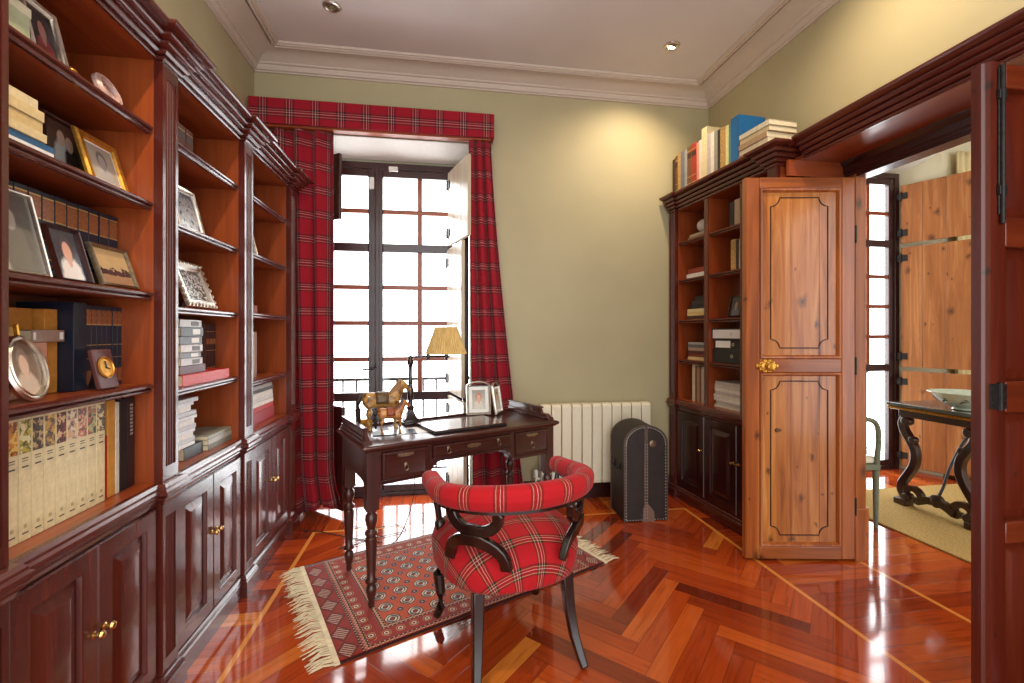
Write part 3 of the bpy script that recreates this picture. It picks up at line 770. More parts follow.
# frame and aprons
y0 = .02
m = MB()
m.box(.036, y0+.004, .585, .09, y0+.03, .7475).box(.327, y0+.004, .66, .348, y0+.03, .7475).box(.826, y0+.004, .66, .846, y0+.03, .7475)
m.box(.09, y0+.004, .585, .327, y0+.02, .602).box(.09, y0+.004, .738, 1.092, y0+.02, .7475).box(.846, y0+.004, .585, 1.09, y0+.02, .602).box(.348, y0+.004, .650, .826, y0+.02, .664)
m.prism([(.06, .588), (.327, .588), (.327, .60), (.06, .60)], 'y', y0+.004, y0+.025)
for s_, x in ((1, .327), (-1, .846)):                   # shaped brackets beside the kneehole
    P = [(x, .664), (x+s_*.006, .664), (x+s_*.075, .652), (x+s_*.05, .645), (x+s_*.03, .628), (x+s_*.014, .603), (x, .592), (x-s_*.01, .592), (x-s_*.01, .664)]
    m.prism(P, 'y', y0+.005, y0+.022)
m.build('front_frame', M['desk_x'], desk, .0015)
for x in (.022, DL-.042):
    m = MB(); P = [(.06, .7475), (DD-.06, .7475), (DD-.06, .575), (DD-.09, .595), (DD-.13, .602), (DD/2, .604), (.13, .602), (.09, .595), (.06, .575)]
    m.prism(P, 'x', x, x+.02); m.build('side_apron', M['desk_y'], desk, .001)
MB().box(.06, DD-.045, .62, DL-.06, DD-.025, .7475).build('back_apron', M['desk_x'], desk)
for i_, (a, b) in enumerate(((.30, .33), (.842, .872))): MB().box(a, .05, .60, b-.012, DD-.05, .7475).build('drawer_partition', M['desk_x'], desk)
for a, b, z0, z1 in ((.0925, .3245, .604, .736), (.3505, .8235, .666, .736), (.8485, 1.0885, .604, .736)):
    dr = MB().rects(a, z0, b, z1, [(0, y0+.002), (.003, y0-.003), (.012, y0-.004), (.016, y0+.001), (.02, y0+.002)], y0+.03).build('drawer', M['desk_x'], desk)
    cx = (a+b)/2; zt = z1-.022 if z1-z0 > .1 else (z0+z1)/2+.004
    MB().box(cx-.026, y0-.0005, zt-.011, cx+.026, y0+.003, zt+.011).lathe([(.005, -.0005), (.006, -.003), (.003, -.0035)], (cx, y0, zt), 10, 'y').box(cx-.04, y0-.0003, zt-.007, cx+.04, y0+.003, zt+.007).build('keyhole_plate', M['old_brass'], dr, .001)
    for hx, hz in ([(cx, z0+.05)] if z1-z0 > .1 else [(a+.085, (z0+z1)/2), (b-.085, (z0+z1)/2)]):
        m = MB().lathe([(.008, .002), (.009, -.001), (.005, -.004), (.004, -.009), (.001, -.01)], (hx, y0, hz+.012), 10, 'y')
        m.tube([(hx+.010*math.sin(q*PI/5)*1.0, y0-.007-.002*math.sin(q*PI/10), hz-.002+.015*math.cos(q*PI/5)) for q in range(11)], .0022, 6)
        m.build('handle', M['old_brass'], dr)
LEG = [(.012, DZ), (.016, .028), (.013, .045), (.020, .065), (.0245, .095), (.022, .112), (.015, .120), (.015, .124), (.027, .131), (.028, .140), (.022, .147), (.019, .152), (.0215, .20), (.025, .28), (.027, .338), (.021, .345), (.021, .349), (.030, .356), (.030, .366), (.021, .374), (.018, .382), (.024, .40), (.029, .425), (.027, .445), (.019, .455), (.019, .459), (.027, .466), (.027, .474)]
LEG0 = [(.012, DZ), (.017, .03), (.013, .045), (.016, .06), (.0235, .105), (.026, .135), (.0245, .155), (.014, .172), (.013, .178), (.026, .186), (.030, .196), (.026, .206), (.016, .212), (.018, .222), (.0225, .30), (.0255, .40), (.026, .43), (.018, .442), (.018, .448), (.030, .456), (.031, .466), (.022, .476), (.018, .482), (.026, .50), (.031, .525), (.028, .545), (.018, .556), (.018, .562), (.028, .57), (.028, .578)]
for x, y in ((.05, .05), (DL-.05, .05), (.05, DD-.05), (DL-.05, DD-.05)):
    MB().lathe(LEG, (x, y, 0), 20).box(x-.028, y-.028, .472, x+.028, y+.028, .7475).build('leg', M['desk_z'], desk)
# low side galleries with scrolled ends
for x, s_ in ((.03, 1), (DL-.03, -1)):
    P = [(DD-.025, DT), (DD-.025, DT+.062), (.16, DT+.062), (.14, DT+.060), (.125, DT+.05), (.12, DT+.034), (.10, DT+.022), (.08, DT+.022), (.06, DT+.018), (.045, DT)]
    if s_ > 0: P = [(DD-.025, DT), (DD-.025, DT+.062), (.09, DT+.062), (.05, DT+.03), (.03, DT)]
    m = MB().prism(P, 'x', x-.009, x+.009)
    m.prism([(DD-.02, DT), (DD-.02, DT+.016), (.04, DT+.016), (.03, DT)], 'x', x-.02, x+.02)
    m.prism([(DD-.02, DT+.016), (DD-.02, DT+.032), (.07, DT+.032), (.05, DT+.016)], 'x', x-.015, x+.015)
    m.prism([(DD-.02, DT+.0605), (DD-.02, DT+.07), (.13 if s_ < 0 else .09, DT+.07), (.12 if s_ < 0 else .08, DT+.0605)], 'x', x-.014, x+.014)
    m.build('gallery', M['desk_y'], desk, .002)
MB().box(.05, DD-.035, DT, DL-.05, DD-.02, DT+.012).build('back_rim', M['desk_x'], desk, .003)
DM = Matrix.Translation((DO[0], DO[1], 0)) @ Matrix.Rotation(DA, 4, 'Z')
def ondesk(x, y):
    """a world point given on the desk top"""
    return (x, y, DT+.0006)

# things on the desk
t = empty('desk_pad', ondesk(-.026, 2.352), R(24.5), 'black leather writing pad lying on the middle of the desk top', 'writing pad')
MB().box(0, 0, 0, .44, .27, .012).build('base_board', M['black'], t, .003)
MB().box(.004, .004, .0125, .436, .266, .019).build('leather_top', plain('brown_leather', lin(80, 52, 46), .18, .5, 0, .3), t, .002)
t = tag(MB().box(0, 0, 0, .21, .15, .0016).build('paper_sheet', M['whitepaper'], loc=ondesk(-.215, 2.375), rot=(0, 0, R(22))), 'white sheet of paper on the desk between the small horse and writing pad', 'paper')
t = empty('leather_mat', ondesk(-.345, 2.43), R(10), 'thin black mat under the small toy horse on the desk', 'mat')
# lamp
LX, LY = -.168, 2.690
lamp = empty('desk_lamp', ondesk(LX, LY-.012), R(18), 'dark swing-arm desk lamp with a pleated tan shade, on the desk', 'lamp')
MB().lathe([(.068, 0), (.068, .012), (.060, .018), (.060, .026), (.050, .034), (.036, .050), (.026, .070), (.020, .085)], n=4).build('base', M['black_wood'], lamp, .003, rot=(0, 0, R(45)))
MB().lathe([(.018, .083), (.024, .092), (.016, .102), (.013, .13), (.018, .16), (.020, .19), (.014, .215), (.011, .23), (.016, .238), (.011, .246), (.0105, .33), (.015, .338), (.020, .352), (.016, .366), (.012, .372), (.013, .385), (.005, .392), (.001, .393)], n=20).build('column', M['black_wood'], lamp)
m = MB().tube([(0, 0, .383), (.13, .004, .385), (.215, .0, .383)], .006).tube([(.10, .004, .383), (.235, -.004, .381)], .005)
for x in (.105, .215): m.lathe([(.001, -.024), (.008, -.02), (.010, -.008), (.012, 0), (.010, .012), (.004, .018), (.001, .019)], (x, 0, .383), 12)
m.build('arm', M['black_wood'], lamp)
m = MB(); n = 96; rings = []; 
for rr, z in ((.121, .398), (.120, .40), (.092, .475), (.064, .555), (.063, .557)):
    rings.append([(.215+(rr+(.0022 if k % 2 else -.0022))*math.cos(2*PI*k/n), (rr+(.0022 if k % 2 else -.0022))*math.sin(2*PI*k/n), z) for k in range(n)])
m.loft(rings, False); sh = m.build('lamp_shade', M['shade'], lamp, smooth=0, solid=.0015)
MB().tube([(.215, 0, .39), (.215, 0, .46)], .008).lathe([(.008, .45), (.018, .47), (.022, .495), (.016, .515), (.001, .522)], (.215, 0, 0), 14).tube([(.155, 0, .548), (.275, 0, .548)], .0015, 5).tube([(.215, -.06, .548), (.215, .06, .548)], .0015, 5).tube([(.215, 0, .46), (.215, 0, .548)], .002, 5).build('bulb_holder', M['old_brass'], lamp)
# toy horses
def horse(loc, rz, H, mat, label, tail_c, saddle_c, mane_c):
    t = empty('toy_horse', loc, rz, label, 'toy horse', 'toy horses on the desk')
    m = MB(); m.M = Matrix.Scale(H, 4)
    def ell(x, z, ry, rz): return [(x, ry*math.cos(2*PI*q/16), z+rz*math.sin(2*PI*q/16)) for q in range(16)]
    m.loft([ell(*q) for q in ((-.425, .625, .03, .04), (-.41, .62, .085, .10), (-.36, .61, .13, .15), (-.28, .60, .148, .168), (-.16, .59, .142, .158), (-.04, .58, .145, .158), (.08, .575, .145, .165), (.18, .58, .138, .17), (.25, .60, .12, .155), (.30, .61, .085, .11), (.32, .61, .03, .05))])
    m.tube([(.17, 0, .62), (.25, 0, .72), (.31, 0, .82), (.345, 0, .90), (.36, 0, .94)], [.15, .13, .098, .078, .06], 14)
    m.tube([(.325, 0, .925), (.37, 0, .91), (.43, 0, .86), (.485, 0, .80), (.515, 0, .765), (.525, 0, .752)], [.055, .07, .058, .045, .044, .03], 14)
    for s in (-1, 1):
        m.tube([(.345, s*.035, .945), (.345, s*.04, .975), (.35, s*.042, 1.01)], [.022, .02, .006], 8)
        m.tube([(-.30, s*.075, .60), (-.285, s*.085, .48), (-.275, s*.085, .38), (-.315, s*.085, .27), (-.315, s*.085, .17), (-.305, s*.085, .09), (-.29, s*.085, .045)], [.10, .095, .06, .038, .028, .026, .034], 12)
        m.lathe([(.036, .045), (.044, .0), (.001, .0)], (-.285, s*.085, 0), 12)
        m.tube([(.20, s*.07, .58), (.215, s*.08, .46), (.22, s*.08, .36), (.225, s*.08, .27), (.22, s*.08, .17), (.225, s*.08, .09), (.235, s*.08, .045)], [.09, .075, .05, .038, .028, .026, .032], 12)
        m.lathe([(.036, .045), (.042, .0), (.001, .0)], (.238, s*.08, 0), 12)
    o = m.build('body', mat, t, smooth=0)
    q = o.modifiers.new('remesh', 'REMESH'); q.mode = 'VOXEL'; q.voxel_size = H*.016; q.use_smooth_shade = True
    q = o.modifiers.new('smooth', 'SMOOTH'); q.factor = .5; q.iterations = 4
    P = [Vector(q)*H for q in ((-.40, 0, .69), (-.45, 0, .68), (-.49, 0, .58), (-.50, 0, .42), (-.485, 0, .24), (-.46, 0, .14))]
    MB().tube(P, [q*H for q in (.03, .045, .055, .058, .045, .012)], 8).build('tail', tail_c, t)
    m = MB()
    for k in range(9):
        q = k/8; x, z = .345-.17*q, .975-.22*q
        m.tube([Vector((x-.03, .01, z+.01))*H, Vector((x-.05, -.075, z-.03))*H, Vector((x-.05, -.105, z-.11))*H], [.03*H, .036*H, .010*H], 6)
    m.build('mane', mane_c, t)
    m = MB()                                   # saddle cloth over the back and a pommelled saddle
    rings = []
    for x, k in ((-.17, 1.0), (-.10, 1.06), (0, 1.08), (.08, 1.06)):
        rings.append([(x*H, .150*k*math.sin(a)*H, (.585+.163*k*math.cos(a))*H) for a in [R(-105+15*q) for q in range(15)]])
    m.loft(rings, False, False); m.build('saddle', saddle_c, t, solid=.004*H/.2)
    m = MB().tube([Vector((.30, -.10, .60))*H, Vector((.37, -.05, .56))*H, Vector((.37, .05, .56))*H, Vector((.30, .10, .60))*H], .012*H, 6)
    m.tube([Vector((.475+.004*math.cos(k_), .053*math.sin(k_), .815+.05*math.cos(k_)))*H for k_ in [R(36*q_) for q_ in range(11)]], .008*H, 6)
    m.build('harness', saddle_c, t)
    return t
hm = Mat('painted_horse_wood', .38, .5, .2); nz = hm.noise(hm.tc('Object', (9, 9, 9)), 3, 5)
hm.col(hm.ramp(nz, [(.32, lin(70, 40, 18)), (.45, lin(150, 104, 50)), (.62, lin(196, 152, 84)), (.75, lin(110, 64, 28))]))
hm2 = Mat('tan_horse_wood', .38, .5, .2); nz = hm2.noise(hm2.tc('Object', (12, 12, 12)), 3, 5)
hm2.col(hm2.ramp(nz, [(.32, lin(110, 56, 24)), (.5, lin(172, 106, 50)), (.7, lin(206, 158, 92))]))
dkh = plain('dark_horse_hair', lin(40, 22, 16), .6); sdl = plain('saddle_leather', lin(88, 66, 40), .45, var=.4, scale=70)
horse(ondesk(-.30, 2.545), R(14), .268, hm.mat, 'larger mottled wooden toy horse standing on the desk near the lamp', dkh, sdl, plain('tan_mane', lin(140, 98, 54), .6))
M_lm = M['black']
mt = [o for o in C.objects if o.name == 'leather_mat'][0]
MB().box(0, -.06, 0, .22, .05, .004).build('mat', M['black'], mt, .001)
horse((-.245, 2.425, DT+.0052), R(12), .172, hm2.mat, 'smaller tan wooden toy horse standing in front of the larger one', dkh, plain('red_saddle', lin(132, 60, 28), .5, var=.3, scale=60), plain('dark_mane', lin(100, 60, 30), .6))
t = empty('trinket_box', ondesk(-.445, 2.555), R(25), 'small yellow gilt box on the back corner of the desk behind the horse', 'box')
MB().box(0, 0, 0, .085, .046, .03).build('body', M['gold'], t, .003)
MB().rects(0, 0, .087, .048, [(0, 0), (.004, .008), (.012, .014)], -.004).build('lid', M['gold'], t, rot=(R(90), 0, 0), loc=(-.001, .047, .0345))

# ------------------------------------------------------------------ photo frames (used on the desk and on the shelves)
def sheet(m, x0, z0, x1, z1, y):
    i = [m.p(x, y, z, uv) for x, z, uv in ((x0, z0, (0, 0)), (x1, z0, (1, 0)), (x1, z1, (1, 1)), (x0, z1, (0, 1)))]; m.f.append(i)
def frame(loc, rz, w, h, b, fm, pm, label, tilt=12, mount=0, arch_top=0, prof=None, group=None, cat='photo frame', name='photo_frame', easel=True):
    """a framed photograph leaning back by tilt degrees, front facing local -y"""
    t = empty(name, loc, rz, label, cat, group); t.rotation_euler = (R(-tilt), 0, rz); t.location.z += .0135*math.sin(R(tilt))+.0004
    prof = prof or [(0, .010), (.001, .002), (b*.25, -.004), (b*.6, -.001), (b*.8, -.003), (b, .004), (b, .010)]
    m = MB()
    if arch_top:
        n = 16
        def out(i_):
            a, c = w/2-i_, arch_top*(1-i_/w)
            return [(i_, i_), (w-i_, i_)]+[(w/2+a*math.cos(PI*k/n), h-arch_top-i_*.3+c*math.sin(PI*k/n)) for k in range(n+1)]
        m.loft([[(x, y, z) for x, z in out(i_)] for i_, y in prof], False)
    else:
        m.rects(0, 0, w, h, prof); m.f.pop(); m.f.pop()
    m.build('frame_moulding', fm, t)
    m = MB(); sheet(m, b-.001, b-.001, w-b+.001, h-b-arch_top*.6+.001, .0055)
    if mount:
        MB().rects(b-.001, b-.001, w-b+.001, h-b-arch_top*.6+.001, [(0, .0052), (mount, .0050)]).build('mount', M['whitepaper'], t, smooth=0).data.polygons
        m = MB(); sheet(m, b+mount, b+mount, w-b-mount, h-b-mount-arch_top*.6, .0046)
    m.build('photograph', pm, t, smooth=0)
    m = MB().box(.003, .0085, .003, w-.003, .0115, h-.003-arch_top*.8); m.build('backing', M['black'], t)
    if easel:
        m = MB(); q = min(h*.5, .2); ang = math.sin(R(tilt))*h*.62+.028
        m.tube([(w/2, .012, h*.62), (w/2, .012+ang*.9, .004+math.tan(R(tilt))*ang*.9)], 1, sq=(.03, .003)); m.build('strut', M['black'], t)
    return t
arch_pic = photo('baby_portrait', lin(196, 186, 160), lin(120, 108, 88), 'portrait', lin(206, 138, 100), lin(170, 70, 40), lin(200, 190, 170))
frame(ondesk(.165, 2.865), R(4), .160, .215, .018, M['silver'], arch_pic, 'silver arched photo frame standing on the desk, facing the room', 9, .02, .03)
frame(ondesk(.352, 2.862), R(60), .12, .205, .016, M['silver'], photo('child_portrait', lin(190, 176, 150), lin(150, 130, 110), 'portrait', lin(216, 180, 160), lin(120, 90, 60), lin(220, 210, 200)), 'silver photo frame turned sideways on the desk, beside the arched one', 9, .012, .03)

# ------------------------------------------------------------------ armchair at the desk
CH = empty('desk_chair', (.277, 1.905, .004), R(13), 'red tartan upholstered tub chair with dark curved legs, drawn up at the desk', 'chair')
tc, bw = M['tartan_chair'], M['black_wood']
def sup(a, rx, ry, e=2.5, taper=0):
    c, s = math.cos(a), math.sin(a)
    x = rx*math.copysign(abs(c)**(2/e), c); y = ry*math.copysign(abs(s)**(2/e), s)
    return x*(1+taper*y), y
n = 64; prof = [(.93, .345), (.975, .347), (.99, .358), (1.012, .40), (1.015, .435), (.99, .462), (.93, .484), (.82, .506), (.65, .524), (.45, .536), (.25, .542), (.02, .544)]
rings, uvs = [], []
arc = 0; prev = None; arcs = []
for k, z in prof[::-1]:
    if prev: arc += math.hypot((k-prev[0])*.28, z-prev[1])
    arcs.append(arc); prev = (k, z)
arcs = arcs[::-1]
for (k, z), a_ in zip(prof, arcs):
    rings.append([]); uvs.append([])
    for q in range(n):
        x, y = sup(2*PI*q/n, .292, .272, 2.6, .28)
        rr = math.hypot(x, y)
        rings[-1].append((x*k, y*k, z)); uvs[-1].append((x/rr*a_, y/rr*a_))
MB().loft(rings, True, True, uvs).build('seat', tc, CH, smooth=1.5)
m = MB()
for q in range(56):
    x, y = sup(2*PI*(q+.5)/56, .294, .274, 2.6, .28); m.lathe([(.003, -.002), (.003, .001), (.001, .002)], (x*.982, y*.982, .354), 6)
m.build('nail_trim', M['old_brass'], CH)
MB().loft([[(sup(2*PI*q/n, .262, .245, 2.6, .28)+(z,)) for q in range(n)] for z in (.335, .352)]).build('seat_rail', bw, CH)
# padded back rail, a horseshoe of padding that rises to the back
rings, uvs = [], []
N = 48; nc = 16; sacc = 0; pp = None
for i_ in range(N+1):
    t_ = -1+2*i_/N; a = t_*R(128)
    if abs(a) < PI/2: x, y = .305*math.sin(a), -.06-.265*math.cos(a)
    else:
        sg = 1 if a > 0 else -1; ex = abs(a)-PI/2; x, y = sg*(.305-.012*ex), -.06+ex*.31
    b = max(0, math.cos(a*.72))**1.5; z = .682+.034*b
    hh, tt = .036+.013*b, .038+.004*b
    endk = min(1, (1-abs(t_))/.05); endk = math.sqrt(max(.0006, 1-(1-endk)**2))
    # tangent
    a2 = a+.01
    if abs(a2) < PI/2: x2, y2 = .305*math.sin(a2), -.06-.265*math.cos(a2)
    else:
        sg = 1 if a2 > 0 else -1; ex = abs(a2)-PI/2; x2, y2 = sg*(.305-.012*ex), -.06+ex*.31
    tx, ty = x2-x, y2-y; L = math.hypot(tx, ty); nx_, ny_ = ty/L, -tx/L
    if pp: sacc += math.hypot(x-pp[0], y-pp[1])
    pp = (x, y)
    row, uv = [], []
    for q in range(nc+1):
        th = 2*PI*q/nc; c, s = math.cos(th), math.sin(th)
        dx = tt*endk*math.copysign(abs(c)**.8, c)+.012*b*(s*.8); dz = hh*endk*math.copysign(abs(s)**.8, s)
        row.append((x+nx_*dx, y+ny_*dx, z+dz)); uv.append((sacc, .065+th*.004))
    rings.append(row); uvs.append(uv)
MB().loft(rings, False, False, uvs).build('back_rail', tc, CH, smooth=1.5)
m = MB(); rw = []
for i_ in range(0, N+1):                                    # show-wood moulding under the padding
    c_ = sum((Vector(q) for q in rings[i_][:-1]), Vector())/nc; zb = min(q[2] for q in rings[i_])
    rw.append((c_.x, c_.y, zb+.001))
m.tube(rw[1:-1], 1, sq=(.034, .012)); m.build('rail_frame', bw, CH)
m = MB()
for i_ in range(2, N-1):
    for w_ in (0,):
        q = rings[i_][int(nc*.86)]; m.lathe([(.004, -.003), (.004, .001), (.001, .003)], (q[0], q[1], q[2]), 6)
m.build('nail_trim', M['old_brass'], CH)
def railz(a):
    b = max(0, math.cos(a*.72))**1.5; return .682+.034*b-(.036+.013*b)
# pierced splats at the two back corners
for s in (-1, 1):
    a = s*R(48)
    px, py = .300*math.sin(a), -.06-.262*math.cos(a); ztop = railz(a)+.004
    u = Vector((math.cos(a), math.sin(a), 0))            # along the rail
    o_ = Vector((math.sin(a), -math.cos(a), 0))          # outwards
    base = Vector((px, py, 0))
    def pt(w, z, out=0): 
        curve = -w*w*1.6
        return base+u*w+o_*(curve+out-(ztop-z)*.16)+Vector((0, 0, z))
    zc = .565; m = MB()
    up = [pt(-.105, ztop, 0)]+[pt(-.098*math.cos(q*PI/12)*(1 if q else 1.02), ztop-.012-(ztop-zc-.03)*math.sin(q*PI/12)**.8) for q in range(0, 13)]+[pt(.105, ztop, 0)]
    lo = [pt(-.118*math.cos(q*PI/12), .455+(zc-.008-.455)*math.sin(q*PI/12)**.8, .012) for q in range(0, 13)]
    m.tube(up, 1, sq=(.040, .028), up=o_); m.tube(lo, 1, sq=(.042, .028), up=o_)
    m.loft([[tuple(pt(-.05, zc-.035, .0)+o_*q) for q in (-.013, .013)]+[tuple(pt(.05, zc-.035, .0)+o_*q) for q in (.013, -.013)], [tuple(pt(-.034, zc, .0)+o_*q) for q in (-.015, .015)]+[tuple(pt(.034, zc, .0)+o_*q) for q in (.014, -.014)], [tuple(pt(-.05, zc+.042, 0)+o_*q) for q in (-.013, .013)]+[tuple(pt(.05, zc+.042, 0)+o_*q) for q in (.013, -.013)]])
    m.build('splat', bw, CH, .005)
    x = s*.285; y = .085
    m = MB(); m.M = Matrix.Translation((x-s*.026, y, .47)) @ Matrix.Rotation(s*R(9), 4, 'Y') @ Matrix.Translation((-x, -y, -.47))
    m.lathe([(.018, .45), (.02, .47), (.024, .49), (.022, .508), (.012, .52), (.013, .54), (.014, .58), (.0125, .62), (.012, .652)], (x, y, 0), 16).build('arm_post', bw, CH)
    # legs
    P = [(s*.225, .20, .345), (s*.238, .216, .29), (s*.240, .220, .22), (s*.232, .212, .14), (s*.232, .214, .07), (s*.244, .232, .028)]
    MB().tube(P, [.027, .027, .025, .0215, .019, .0195], 12).build('front_leg', bw, CH)
    P = [(s*.185, -.185, .345), (s*.188, -.190, .28), (s*.192, -.200, .20), (s*.20, -.222, .11), (s*.212, -.252, .04), (s*.220, -.27, .003)]
    MB().tube(P, [1.15, 1.1, 1.0, .9, .8, .75], sq=(.040, .036), up=(0, 1, .2)).build('back_leg', bw, CH, .006)
# ------------------------------------------------------------------ cable on the floor
m = MB()
def wob(pts, k=6):
    out = []
    P = [Vector(p) for p in pts]
    for i_ in range(len(P)-1):
        p0, p1, p2, p3 = P[max(i_-1, 0)], P[i_], P[i_+1], P[min(i_+2, len(P)-1)]
        for q in range(k):
            t_ = q/k
            out.append(.5*((2*p1)+(p2-p0)*t_+(2*p0-5*p1+4*p2-p3)*t_*t_+(3*p1-p0-3*p2+p3)*t_**3))
    return out+[P[-1]]
m.tube(wob([(-.90, 3.17, .005), (-.78, 3.13, .005), (-.55, 3.0, .005), (-.40, 2.93, .005), (-.26, 2.90, .02), (-.16, 2.93, .30), (-.17, 2.86, .70)]), .003, 6)
m.tube(wob([(-.62, 3.20, .005), (-.45, 3.12, .006), (-.30, 3.16, .005), (-.22, 3.06, .005), (-.36, 2.99, .006), (-.50, 2.90, .006), (-.60, 2.86, .006), (-.52, 2.93, .006), (-.44, 3.0, .008)]), .0025, 6)
cb = tag(m.build('lamp_cable', M['cable']), 'thin black lamp cable trailing over the floor under the desk', 'cable')
MB().lathe([(.006, 0), (.014, .01), (.016, .03), (.010, .045), (.004, .055)], (-.46, 3.05, .020), 12, 'x').build('inline_switch', M['cable'], cb)

# ------------------------------------------------------------------ next room
struct('carpet', MB().box(2.95, -1.2, 0, 5.2, 3.25, .012), M['jute'], bevel=.004)
rug2 = [o for o in C.objects if o.name == 'carpet'][0]; del rug2['kind']; rug2.name = 'jute_rug'; tag(rug2, 'plain sandy jute rug on the floor of the next room', 'rug')
t = empty('console_table', (3.36, 2.40, .012), 0, 'ornate dark table with carved lyre legs and stone top, seen through the doorway', 'table')
MB().box(0, 0, .742, 1.3, .58, .766).build('tabletop', M['marble'], t, .004)
MB().loft([[(d, d, z), (1.3-d, d, z), (1.3-d, .58-d, z), (d, .58-d, z)] for d, z in ((.012, .741), (.002, .735), (.006, .724), (.022, .716))]).build('gilt_edge', M['gold'], t)
MB().box(.05, .05, .665, 1.25, .53, .715).build('apron', M['dark_x'], t, .004)
for x0 in (.09, 1.15):
    pr = empty('trestle', (0, 0, 0)); pr.parent = t
    for s in (-1, 1):
        P = [(x0, .29+s*d, z) for d, z in ((.20, .665), (.235, .62), (.225, .56), (.185, .50), (.150, .43), (.145, .36), (.165, .29), (.205, .22), (.240, .16), (.245, .105), (.215, .06), (.19, .04))]
        MB().tube(wob(P, 4), [1.0]*45, sq=(.05, .048), up=(1, 0, 0)).lathe([(.03, -.03), (.038, 0), (.03, .03)], (x0, .29+s*.205, .63), 14, 'x').lathe([(.028, -.03), (.036, 0), (.028, .03)], (x0, .29+s*.20, .065), 14, 'x').lathe([(.022, -.026), (.028, 0), (.022, .026)], (x0, .29+s*.16, .50), 12, 'x').box(x0-.04, .29+s*.235-.045, 0, x0+.04, .29+s*.235+.045, .045).build('leg', M['dark_z'], pr, .006)
    m = MB()
    for s in (-1, 1):
        P = [(x0, .29+s*d, z) for d, z in ((.23, .09), (.20, .13), (.15, .14), (.11, .11), (.10, .07), (.13, .055), (.14, .085))]
        m.tube(wob(P, 4), 1, sq=(.04, .036), up=(1, 0, 0)); m.tube(wob([(x0, .29+s*.12, .06), (x0, .29+s*.06, .09), (x0, .29, .10)], 4), 1, sq=(.05, .05), up=(1, 0, 0))
    m.lathe([(.02, -.03), (.045, -.015), (.045, .015), (.02, .03)], (x0, .29, .105), 14, 'x'); m.build('carved_stretcher', M['dark_y'], pr, .004)
for x0, s in ((.09, 1), (1.15, -1)):
    MB().tube(wob([(x0, .29, .12), (x0+s*.05, .29, .20), (x0+s*.12, .29, .36), (x0+s*.26, .29, .55), (x0+s*.5, .29, .68)], 6), .009, 8).build('iron_stay', M['iron'], t)
t = empty('bowl', (3.52, 2.56, .779), 0, 'large pale green ceramic bowl with a leaf pattern, on the table in the next room', 'bowl')
MB().lathe([(.06, 0), (.075, .004), (.07, .014), (.10, .03), (.15, .065), (.18, .10), (.20, .115), (.20, .12), (.175, .108), (.145, .075), (.10, .042), (.05, .03), (.001, .028)], n=40).build('body', M['ceramic'], t)
m = MB()
for k in range(9):
    a = 2*PI*k/9+.2
    for dz, da, r_ in ((.0, 0, .013), (.014, .07, .010), (-.010, -.09, .009), (.004, .13, .008)):
        z = .066+dz; rr = .1565+(z-.068)*.86; c_ = Vector((rr*math.cos(a+da), rr*math.sin(a+da), z)); m.lathe([(r_, -.002), (r_*.8, .001), (.001, .0025)], tuple(c_), 8, 'z')
m.build('leaf_pattern', M['leaf'], t)
t = empty('armchair', (2.665, 2.86, 0), R(90), 'grey green painted armchair beside the jute rug in the next room', 'chair')
cg = M['chair_green']
MB().box(-.25, -.24, .385, .25, .24, .425).build('seat', cg, t, .008)
MB().loft([[(x*k, y*k, z) for x, y in ((-.235, -.225), (.235, -.225), (.235, .22), (-.235, .22))] for k, z in ((.98, .4255), (1, .44), (1, .46), (.94, .475))]).build('cushion', M['cream'], t, .012)
for sx in (-1, 1):
    for y in (-.22, .22): MB().tube([(sx*.23, y, .385), (sx*.23, y+(.02 if y > 0 else -.0), .0)], [.02, .013], 10).build('leg', cg, t)
    MB().tube(wob([(sx*.24, -.215, .42), (sx*.245, -.225, .60), (sx*.25, -.20, .695), (sx*.25, -.13, .728), (sx*.25, 0, .73), (sx*.24, .22, .74)], 5), .017, 10).build('arm', cg, t)
    MB().tube([(sx*.23, .225, .425), (sx*.22, .29, .92)], .018, 10).build('back_post', cg, t)
MB().tube(wob([(-.222, .29, .90), (-.1, .305, .93), (.1, .305, .93), (.222, .29, .90)], 5), 1, sq=(.03, .07), up=(0, 1, 0)).build('top_rail', cg, t, .006)
for k in range(4): MB().tube([(-.13+.087*k, .225, .425), (-.13+.087*k, .295, .895)], .010, 8).build('spindle', cg, t)
# ------------------------------------------------------------------ books
def cover(c, rough=.4, var=.12): return plain('book_cover', c, rough, .4, var=var, scale=50)
CV = {}
def cv(r, g, b, rough=.45):
    k = (r, g, b, rough)
    if k not in CV: CV[k] = cover(lin(r, g, b), rough)
    return CV[k]
TAN = plain('tan_label_leather', lin(150, 88, 48), .35, var=.35, scale=120)
GILT = plain('gilt_tooling', lin(206, 172, 110), .35, .5, .6)
def U_poly(t, d, c=.0025): return [(0, 0), (t, 0), (t, d), (t-c, d), (t-c, c), (c, c), (c, d), (0, d)]
def book(loc, rz, t, h, d, mat, label, deco=(), group=None, tilt=0, pages=None, soft=False):
    """an upright book; local x is its thickness, its spine faces local -y.  deco: (z0, z1, material, name) on the spine"""
    o = tag(MB().prism(U_poly(t, d), 'z', 0, h).build('book', mat, bevel=min(.005, t*.14), seg=2), label, 'book', group)
    o.location = loc; o.rotation_euler = (0, tilt, rz)
    MB().box(.0027, .0028, .0025, t-.0027, d-.003, h-.0025).build('page_block', pages or M['paper'], o, smooth=0)
    for z0, z1, mt, nm in deco:
        q = .25 if nm == 'title_line' else .38 if nm == 'emblem' else .06
        MB().box(t*q, -.0009, h*z0, t*(1-q), .0004, h*z1).build(nm, mt, o, smooth=0)
    return o
